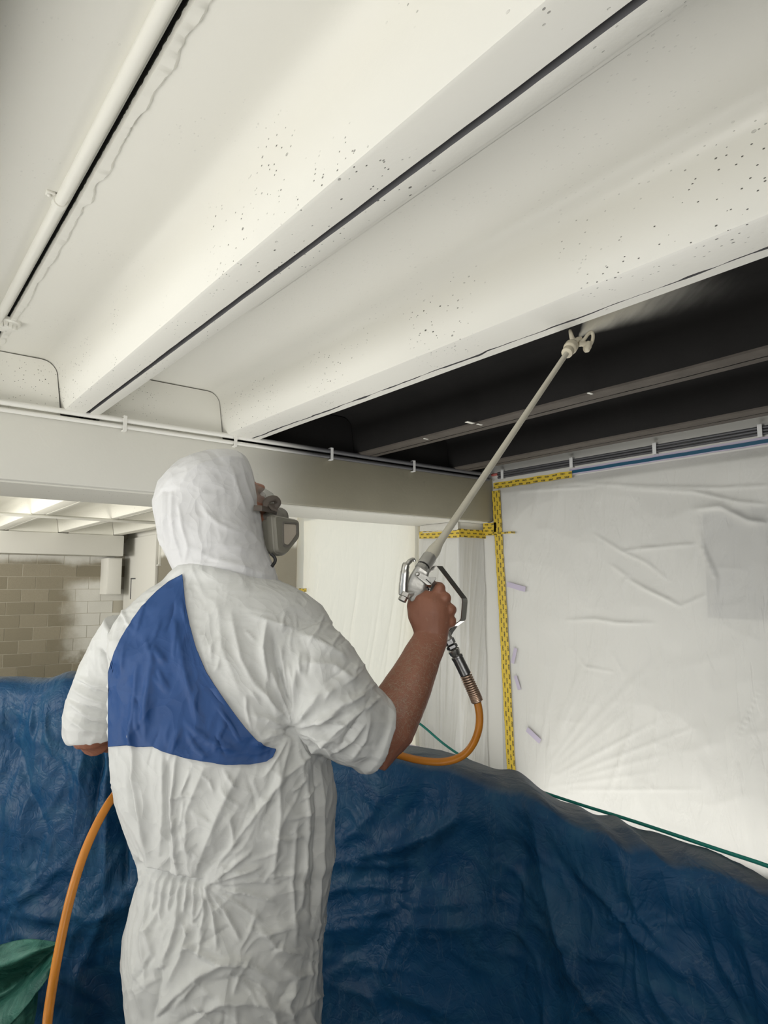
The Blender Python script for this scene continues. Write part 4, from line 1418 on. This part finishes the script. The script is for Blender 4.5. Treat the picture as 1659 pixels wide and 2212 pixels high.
# arm hair
bm = bmesh.new()
bvb = BVHTree.FromPolygons([v.co for v in body_me.vertices], [p_.vertices for p_ in body_me.polygons])
rs = np.random.RandomState(5)
made = 0
axd = Q(930, 1375, 1.46) - Q(820, 1600, 1.40)
axd /= np.linalg.norm(axd)
for _ in range(1700):
    u = rs.uniform(0.0, .95)
    px = 838 + (930 - 838) * u + rs.uniform(-60, 60)
    py = 1590 + (1380 - 1590) * u + rs.uniform(-30, 30)
    r = ray(px, py)
    loc, nrm, idx, dist = bvb.ray_cast(Vector(CAM), Vector(r / np.linalg.norm(r)))
    if loc is None or dist > 1.75 or px < 800:
        continue
    g = Vector(axd * -0.4 + RT * rs.uniform(-.9, .9) + UP * rs.uniform(-.7, .7))
    g = (g - nrm * g.dot(nrm)).normalized()
    L = rs.uniform(.006, .013)
    sd_ = nrm.cross(g) * .00016
    p0, p1, p2 = loc - nrm * .0003, loc + g * L * .5 + nrm * .002, loc + g * L + nrm * .0014 * rs.uniform(.2, 2.0)
    vs = [bm.verts.new(q) for q in (p0 - sd_, p0 + sd_, p1 + sd_ * .8, p1 - sd_ * .8, p2)]
    bm.faces.new(vs[:4])
    bm.faces.new((vs[3], vs[2], vs[4]))
    made += 1
hr = bm_obj('arm_hair', bm, M['hair'], person)
hr['kind'] = 'stuff'

# ------------------------------------------------------------------ respirator and eyewear (worn)
def poly_round(pts, r, m=5):
    out = []
    n = len(pts)
    P = [np.array(q, float) for q in pts]
    for i in range(n):
        a, b, c = P[i - 1], P[i], P[(i + 1) % n]
        d1, d2 = (a - b) / np.linalg.norm(a - b), (c - b) / np.linalg.norm(c - b)
        p0, p1 = b + d1 * r, b + d2 * r
        for k in range(m + 1):
            u = k / m
            out.append((1 - u) ** 2 * p0 + 2 * u * (1 - u) * b + u * u * p1)
    return out


def stack(bm, outline, layers, c, U, Vv, N, cap=True):
    """layers: (offset along N, scale)"""
    cen = sum(outline) / len(outline)
    rings = []
    for off, sc in layers:
        rings.append([bm.verts.new(Vector(c + U * (cen[0] + (q[0] - cen[0]) * sc) + Vv * (cen[1] + (q[1] - cen[1]) * sc) + N * off)) for q in outline])
    m = len(outline)
    for a, b in zip(rings, rings[1:]):
        for k in range(m):
            bm.faces.new((a[k], a[(k + 1) % m], b[(k + 1) % m], b[k]))
    if cap:
        bm.faces.new(rings[0])
        bm.faces.new(rings[-1])


bm = bmesh.new()
ellipsoid(bm, HP(.092, 0, -.050), (EFT * .050, ES * .050, EUT * .055), 24)
loft(bm, [HP(.105, 0, -.05), HP(.148, 0, -.055), HP(.156, 0, -.057)], [.030, .026, .020], 18)
ellipsoid(bm, HP(.10, .03, -.052), (EFT * .032, ES * .036, EUT * .034), 16)
ellipsoid(bm, HP(.10, -.03, -.052), (EFT * .032, ES * .036, EUT * .034), 16)
resp = link('respirator', remesh(bm, .003, 4), M['mask'], person)
resp['label'] = 'grey half-mask respirator with two filter cartridges'
OUT = poly_round([(-.041, .040), (.040, .037), (.040, -.004), (-.006, -.047), (-.034, -.040)], .009)
WIN = poly_round([(-.014, .022), (.026, .024), (.026, .002), (.000, -.024), (-.014, -.022)], .005)
def cartridge(c, N, U, Vv):
    bm = bmesh.new()
    stack(bm, OUT, [(-.050, .55), (-.048, .80), (-.042, .88), (-.026, .90), (-.024, 1.0), (-.010, 1.02), (-.008, .97), (-.004, .96), (0, .90)], c, U, Vv, N)
    f = bm_obj('filter_cartridge', bm, M['filter'], resp, True, 32)
    bm = bmesh.new()
    stack(bm, WIN, [(-.003, 1.0), (.0006, .97)], c, U, Vv, N)
    bm_obj('filter_pad', bm, M['filter_pad'], f, False)
    bm = bmesh.new()
    stack(bm, WIN, [(-.004, 1.24), (.0028, 1.20), (.0030, 1.06), (.0002, 1.02)], c, U, Vv, N, False)
    bm_obj('window_rim', bm, M['mask'], f, False)
cN = RT * .80 - FW * .57 + UP * .10
cN /= np.linalg.norm(cN)
cV = UP - cN * (UP @ cN) + RT * 0.04
cV /= np.linalg.norm(cV)
cU = np.cross(cV, cN)
if cU @ RT < 0:
    cU = -cU
cartridge(Q(622, 1154, 1.425), cN, cU, cV)
mid = HP(.11, 0, -.055)
def mirror(v): return v - 2 * ES * (v @ ES)
c2 = Q(622, 1154, 1.425)
cartridge(c2 - 2 * ES * ((c2 - mid) @ ES), mirror(cN), mirror(cU), mirror(cV))
tube('strap', [Q(548, 1097, 1.36), Q(565, 1098, 1.36), Q(582, 1101, 1.39), Q(597, 1106, 1.43)], [(.006, .002)] * 4, M['strap'], resp, 10)
bm = bmesh.new()
loft(bm, spline([Q(578, 1096, 1.385), Q(575, 1086, 1.388), Q(582, 1079, 1.39), Q(594, 1078, 1.395), Q(600, 1086, 1.40), Q(594, 1094, 1.40), Q(584, 1096, 1.392)], 5), (.0075, .0025), 10)
loft(bm, [Q(580, 1090, 1.38), Q(588, 1099, 1.385), Q(599, 1103, 1.39)], (.003, .002), 8)
bm_obj('buckle', bm, M['strap'], resp, True, 45)
tube('strap', spline([Q(585, 1196, 1.40), Q(593, 1204, 1.40), Q(594, 1213, 1.40), Q(587, 1224, 1.395)], 5), (.0035, .002), M['black'], resp, 10)
bm = bmesh.new()
ln_ = [[(550, 1046, 1.375), (556, 1084, 1.372)], [(570, 1055, 1.41), (574, 1090, 1.41)], [(588, 1066, 1.455), (590, 1092, 1.455)], [(592, 1074, 1.50), (592, 1094, 1.50)]]
va = [[bm.verts.new(Q(*q)) for q in r] for r in ln_]
for a, b in zip(va, va[1:]):
    bm.faces.new((a[0], a[1], b[1], b[0]))
ge = bm_obj('safety_glasses', bm, M['lens'], person, True)
mm = ge.modifiers.new('thickness', 'SOLIDIFY')
mm.thickness = .002
for s in (-1, 1):
    bm = bmesh.new()
    ellipsoid(bm, HP(.088, s * .032, .006), (EFT * .012, ES * .013, EUT * .011), 14)
    bm_obj('eye', bm, M['eye'], person, True)

# ------------------------------------------------------------------ spray gun
gb = Q(912, 1250, 1.475)
gun = thing('spray_gun', 'silver airless spray gun with long paint-coated lance held up in the right hand', 'spray gun', gb)
A0, A1 = Q(917, 1220, 1.468), Q(1229, 756, 2.015)      # axis of nut and lance
ax = (A1 - A0) / np.linalg.norm(A1 - A0)
def AX(px): return A0 + ax * px
bm = bmesh.new()
loft(bm, [Q(890, 1284, 1.470), Q(897, 1268, 1.470), Q(904, 1250, 1.470), Q(911, 1234, 1.468), Q(916, 1224, 1.468)], [(.019, .013), (.0225, .015), (.0205, .016), (.0175, .016), (.0150, .015)], 22, power=5)
loft(bm, [Q(899, 1268, 1.474), Q(912, 1288, 1.484), Q(938, 1330, 1.496), Q(962, 1372, 1.502), Q(968, 1384, 1.502)], [(.016, .013), (.015, .013), (.0135, .0135), (.013, .013), (.012, .012)], 18, power=2.6)
loft(bm, [Q(886, 1298, 1.468), Q(895, 1292, 1.470), Q(908, 1280, 1.472), Q(918, 1268, 1.474)], [(.008, .009), (.013, .013), (.014, .014), (.009, .012)], 16)
gbm = remesh(bm, .0015, 2)
body = link('gun_body', gbm, M['cast'], gun)
tube('rear_edge', spline([Q(889, 1303, 1.475), Q(900, 1297, 1.476), Q(914, 1280, 1.478), Q(925, 1270, 1.48)], 5), (.005, .008), M['black'], gun, 10)
hk = tube('hanging_hook', spline([Q(871, 1284, 1.455), Q(872, 1262, 1.455), Q(874, 1240, 1.455), Q(876, 1224, 1.456), Q(882, 1216, 1.458), Q(889, 1209, 1.462), Q(894, 1209, 1.464), Q(895, 1213, 1.464)], 5),
          [(.0105, .008)] * 6 + [(.0100, .008)] * 6 + [(.0088, .007)] * 6 + [(.0055, .006)] * 6 + [(.0042, .005)] * 6 + [(.0035, .004)] * 6, M['steel'], gun, 14)
tube('hook_nut', [Q(868, 1298, 1.452), Q(872, 1290, 1.454), Q(872.5, 1289, 1.454), Q(876, 1281, 1.456)], [.0095, .0095, .0125, .0125], M['steel'], gun, 6)
bm = bmesh.new()
loft(bm, [Q(868, 1285, 1.456), Q(880, 1283, 1.46), Q(893, 1280, 1.466)], [(.006, .008), (.007, .009), (.009, .010)], 12)
bm_obj('hook_joint', bm, M['cast'], gun, True, 40)
tube('swivel_nut', [AX(-.004), AX(.002), AX(.004), AX(.026), AX(.030)], [.0155, .0165, .0165, .0165, .0140], M['cast'], gun, 10)
tube('nut_seal', [AX(-.009), AX(-.004)], [.0140, .0140], M['black'], gun, 18)
tube('swivel_nut', [AX(-.018), AX(-.009)], [.0155, .0155], M['cast'], gun, 12)
bm = bmesh.new()
LN = float(np.linalg.norm(A1 - A0))
loft(bm, [AX(.028), AX(.050), AX(.062), AX(.078), AX(.10), AX(LN * .5), AX(LN - .02)], [.0150, .0150, .0125, .0098, .0088, .0085, .0082], 18)
bm_obj('lance', bm, M['lance'], gun, True, 50)
tube('lance_collar', [AX(LN - .026), AX(LN - .022), AX(LN - .004), AX(LN + .002)], [.011, .0175, .0185, .015], M['tip'], gun, 14)
# nozzle head with its guard wings and key
bm = bmesh.new()
loft(bm, [AX(LN + .0), AX(LN + .008), AX(LN + .030), AX(LN + .042), AX(LN + .050)], [.017, .022, .022, .016, .010], 18)
dN = 2.03
loft(bm, [Q(1240, 741, dN + .02), Q(1235, 728, dN + .02), Q(1232, 716, dN + .02), Q(1231, 712, dN + .02)], [(.010, .008), (.008, .007), (.006, .006), (.005, .005)], 12)
loft(bm, [Q(1240, 742, dN + .02), Q(1250, 733, dN + .02), Q(1256, 729, dN + .02)], [(.012, .010), (.010, .009), (.006, .006)], 12)
tipo = link('nozzle_head', remesh(bm, .0022, 3), M['tip'], gun)
bm = bmesh.new()
kp = [Q(1254, 738, dN), Q(1262, 733, dN), Q(1270, 722, dN), Q(1277, 717, dN), Q(1281, 723, dN), Q(1280, 735, dN), Q(1275, 746, dN)]
loft(bm, spline(kp, 5), .0058, 12)
loft(bm, [Q(1250, 743, dN), Q(1262, 743, dN), Q(1272, 742, dN)], [.009, .0075, .0065], 12)
loft(bm, [Q(1273, 738, dN), Q(1270, 748, dN), Q(1266, 755, dN), Q(1262, 757, dN)], [.008, .0125, .0125, .008], 14)
link('nozzle_key', remesh(bm, .002, 3), M['tip'], gun)
# trigger with slotted plate
def plate(bm, pts, thick, n_):
    a = [bm.verts.new(Vector(q - np.array(n_) * thick / 2)) for q in pts]
    b = [bm.verts.new(Vector(q + np.array(n_) * thick / 2)) for q in pts]
    bm.faces.new(a); bm.faces.new(b[::-1])
    for k in range(len(pts)):
        bm.faces.new((a[k], a[(k + 1) % len(pts)], b[(k + 1) % len(pts)], b[k]))
bm = bmesh.new()
plate(bm, [Q(*q) for q in ((898, 1238, 1.448), (903, 1235, 1.448), (925, 1247, 1.446), (942, 1247, 1.444), (941, 1252, 1.444), (931, 1264, 1.446), (923, 1264, 1.446), (899, 1245, 1.448))], .004, FW)
bmesh.ops.bevel(bm, geom=bm.edges[:], offset=.0008, segments=1, affect='EDGES')
tr_ = bm_obj('trigger', bm, M['cast'], gun, False)
loft_pts = [Q(934, 1254, 1.448), Q(938, 1262, 1.49), Q(934, 1276, 1.52)]
bm = bmesh.new()
plate(bm, [Q(*q) for q in ((919, 1251, 1.4432), (921, 1250.5, 1.4432), (932, 1260, 1.4422), (931, 1262, 1.4422))], .001, FW)
bm_obj('slot', bm, M['black'], tr_)
tube('trigger_blade', loft_pts, [(.006, .004)] * 3, M['cast'], gun, 10)
bm = bmesh.new()
ellipsoid(bm, Q(902, 1240, 1.446), (RT * .005, FW * .003, UP * .005), 12)
bm_obj('pivot_screw', bm, M['steel'], gun, True)
# flat trigger guard
gp = [(920, 1236, 1.47), (930, 1232, 1.475), (943, 1223, 1.485), (950, 1223.5, 1.487), (978, 1260, 1.495), (1003, 1293, 1.50), (1004, 1300, 1.50), (1001, 1336, 1.505), (998, 1341, 1.505), (983, 1352, 1.505), (973, 1366, 1.503), (966, 1378, 1.502)]
wv = RT * .0062 + FW * .0065
bm = bmesh.new()
rws = []
for i, q in enumerate(gp):
    c = Q(*q)
    a_ = Q(*gp[max(i - 1, 0)]); b_ = Q(*gp[min(i + 1, len(gp) - 1)])
    tg = (b_ - a_) / np.linalg.norm(b_ - a_)
    nn = np.cross(tg, wv); nn = nn / np.linalg.norm(nn) * .0011
    rws.append([bm.verts.new(Vector(c + s * wv + o_ * nn)) for s, o_ in ((-1, -1), (1, -1), (1, 1), (-1, 1))])
for a, b in zip(rws, rws[1:]):
    for k in range(4):
        bm.faces.new((a[k], a[(k + 1) % 4], b[(k + 1) % 4], b[k]))
bm.faces.new(rws[0]); bm.faces.new(rws[-1][::-1])
bm_obj('trigger_guard', bm, M['steel'], gun)
# hose with its fittings
HS = [(1031, 1515, 1.50), (1036, 1545, 1.50), (1034, 1575, 1.50), (1024, 1603, 1.51), (1006, 1627, 1.52), (980, 1641, 1.53), (945, 1646, 1.545), (900, 1641, 1.57), (860, 1631, 1.60), (800, 1618, 1.645), (700, 1610, 1.69),
      (560, 1620, 1.72), (420, 1640, 1.70), (320, 1665, 1.62), (270, 1692, 1.54), (244, 1722, 1.47), (215, 1770, 1.42), (185, 1835, 1.38), (160, 1910, 1.35), (140, 1990, 1.33), (122, 2080, 1.31), (110, 2150, 1.30), (102, 2212, 1.29), (93, 2330, 1.285)]
hp = [Q(*q) for q in HS]
e_ = hp[-1].copy()
hp += [np.array([e_[0] - .02, e_[1] + .0, .35]), np.array([e_[0] - .02, e_[1] + .02, .10]), np.array([e_[0] - .08, e_[1] + .06, .011]), np.array([e_[0] - .4, e_[1] + .15, .011])]
bm = bmesh.new()
loft(bm, spline(hp, 10), .0086, 14)
hose = bm_obj('paint_hose', bm, M['orange'], None, True)
tag(hose, 'orange paint hose looping from the gun behind the worker to the floor', 'hose')
f0, f1 = Q(969, 1382, 1.502), Q(1006, 1457, 1.50)
fx_ = (f1 - f0) / np.linalg.norm(f1 - f0); fl = float(np.linalg.norm(f1 - f0))
def FX(u): return f0 + fx_ * fl * u
tube('hose_nut', [FX(-.04), FX(.0), FX(.12), FX(.14)], [.0085, .0125, .0125, .0105], M['steel_dark'], hose, 6)
tube('hose_nut', [FX(.15), FX(.17), FX(.24), FX(.26)], [.0100, .0130, .0130, .010], M['steel_dark'], hose, 6)
tube('swivel', [FX(.26), FX(.30), FX(.40), FX(.46), FX(.50)], [.010, .0135, .0125, .0095, .0090], M['steel'], hose, 8)
tube('ferrule', [FX(.46), FX(.48), FX(.53), FX(.54), FX(1.0), FX(1.02)], [.0115, .0135, .0135, .0126, .0126, .0105], M['steel_dark'], hose, 20)
sp0 = [FX(1.0), Q(1016, 1480, 1.50), Q(1025, 1500, 1.50), Q(1031, 1515, 1.50)]
sp = np.array(spline(sp0, 40))
tube('hose_sleeve', list(sp[::4]) + [sp[-1]], .0084, M['strap'], hose, 14)
turns = 14
pts = []
for i in range(turns * 14 + 1):
    u = i / (turns * 14)
    k = u * (len(sp) - 1)
    a = int(min(k, len(sp) - 2))
    c = sp[a] + (sp[a + 1] - sp[a]) * (k - a)
    tg = sp[a + 1] - sp[a]; tg = tg / np.linalg.norm(tg)
    s_ = np.cross(tg, FW); s_ /= np.linalg.norm(s_)
    q_ = np.cross(s_, tg)
    an = u * turns * 2 * math.pi
    pts.append(c + (s_ * math.cos(an) + q_ * math.sin(an)) * .0118)
tube('spring_guard', pts, .0021, M['copper'], hose, 7)
tube('spring_cap', [sp[-8], sp[-1], sp[-1] + (sp[-1] - sp[-6])], [.013, .013, .011], M['steel_dark'], hose, 16)

# rope
RP = [(640, 1590, 2.16), (700, 1540, 2.45), (780, 1492, 2.62), (850, 1528, 2.52), (905, 1562, 2.42), (960, 1608, 2.28), (1010, 1641, 2.17), (1085, 1681, 2.04), (1160, 1707, 1.93), (1250, 1737, 1.82), (1350, 1768, 1.70), (1450, 1801, 1.58), (1560, 1838, 1.46), (1659, 1871, 1.36), (1800, 1925, 1.24), (1900, 2035, 1.06)]
tag(tube('rope', spline([Q(*q) for q in RP], 12), .0042, M['green_rope'], None, 10), 'green rope stretched above the blue tarp along the plastic sheet', 'rope')

# paint mist: fan of spray from the nozzle into the dark ceiling
bm = bmesh.new()
nz_ = Q(1250, 728, 2.05)
sd_ = RT * .62 + UP * .62 + FW * .16
sd_ /= np.linalg.norm(sd_)
wd_ = UP * .70 - RT * .72
wd_ -= sd_ * (wd_ @ sd_)
wd_ /= np.linalg.norm(wd_)
bm = bmesh.new()
L_ = .80
ra = [(.004, .004), (.06, .03), (.20, .07), (.44, .12)]
rings = []
for (zz, (a_, b_)) in zip((0.004, .10, .32, L_), ra):
    rings.append([bm.verts.new((a_ * math.cos(2 * math.pi * k / 24), b_ * math.sin(2 * math.pi * k / 24), zz)) for k in range(24)])
for a, b in zip(rings, rings[1:]):
    for k in range(24):
        bm.faces.new((a[k], a[(k + 1) % 24], b[(k + 1) % 24], b[k]))
bm.faces.new(rings[0][::-1]); bm.faces.new(rings[-1])
mist = bm_obj('paint_mist', bm, M['mist'])
nx_ = np.cross(wd_, sd_)
mist.matrix_world = Matrix((( wd_[0], nx_[0], sd_[0], nz_[0]), (wd_[1], nx_[1], sd_[1], nz_[1]), (wd_[2], nx_[2], sd_[2], nz_[2]), (0, 0, 0, 1)))
tag(mist, 'white paint mist fanning from the nozzle toward the dark ceiling', 'spray', None, 'stuff')
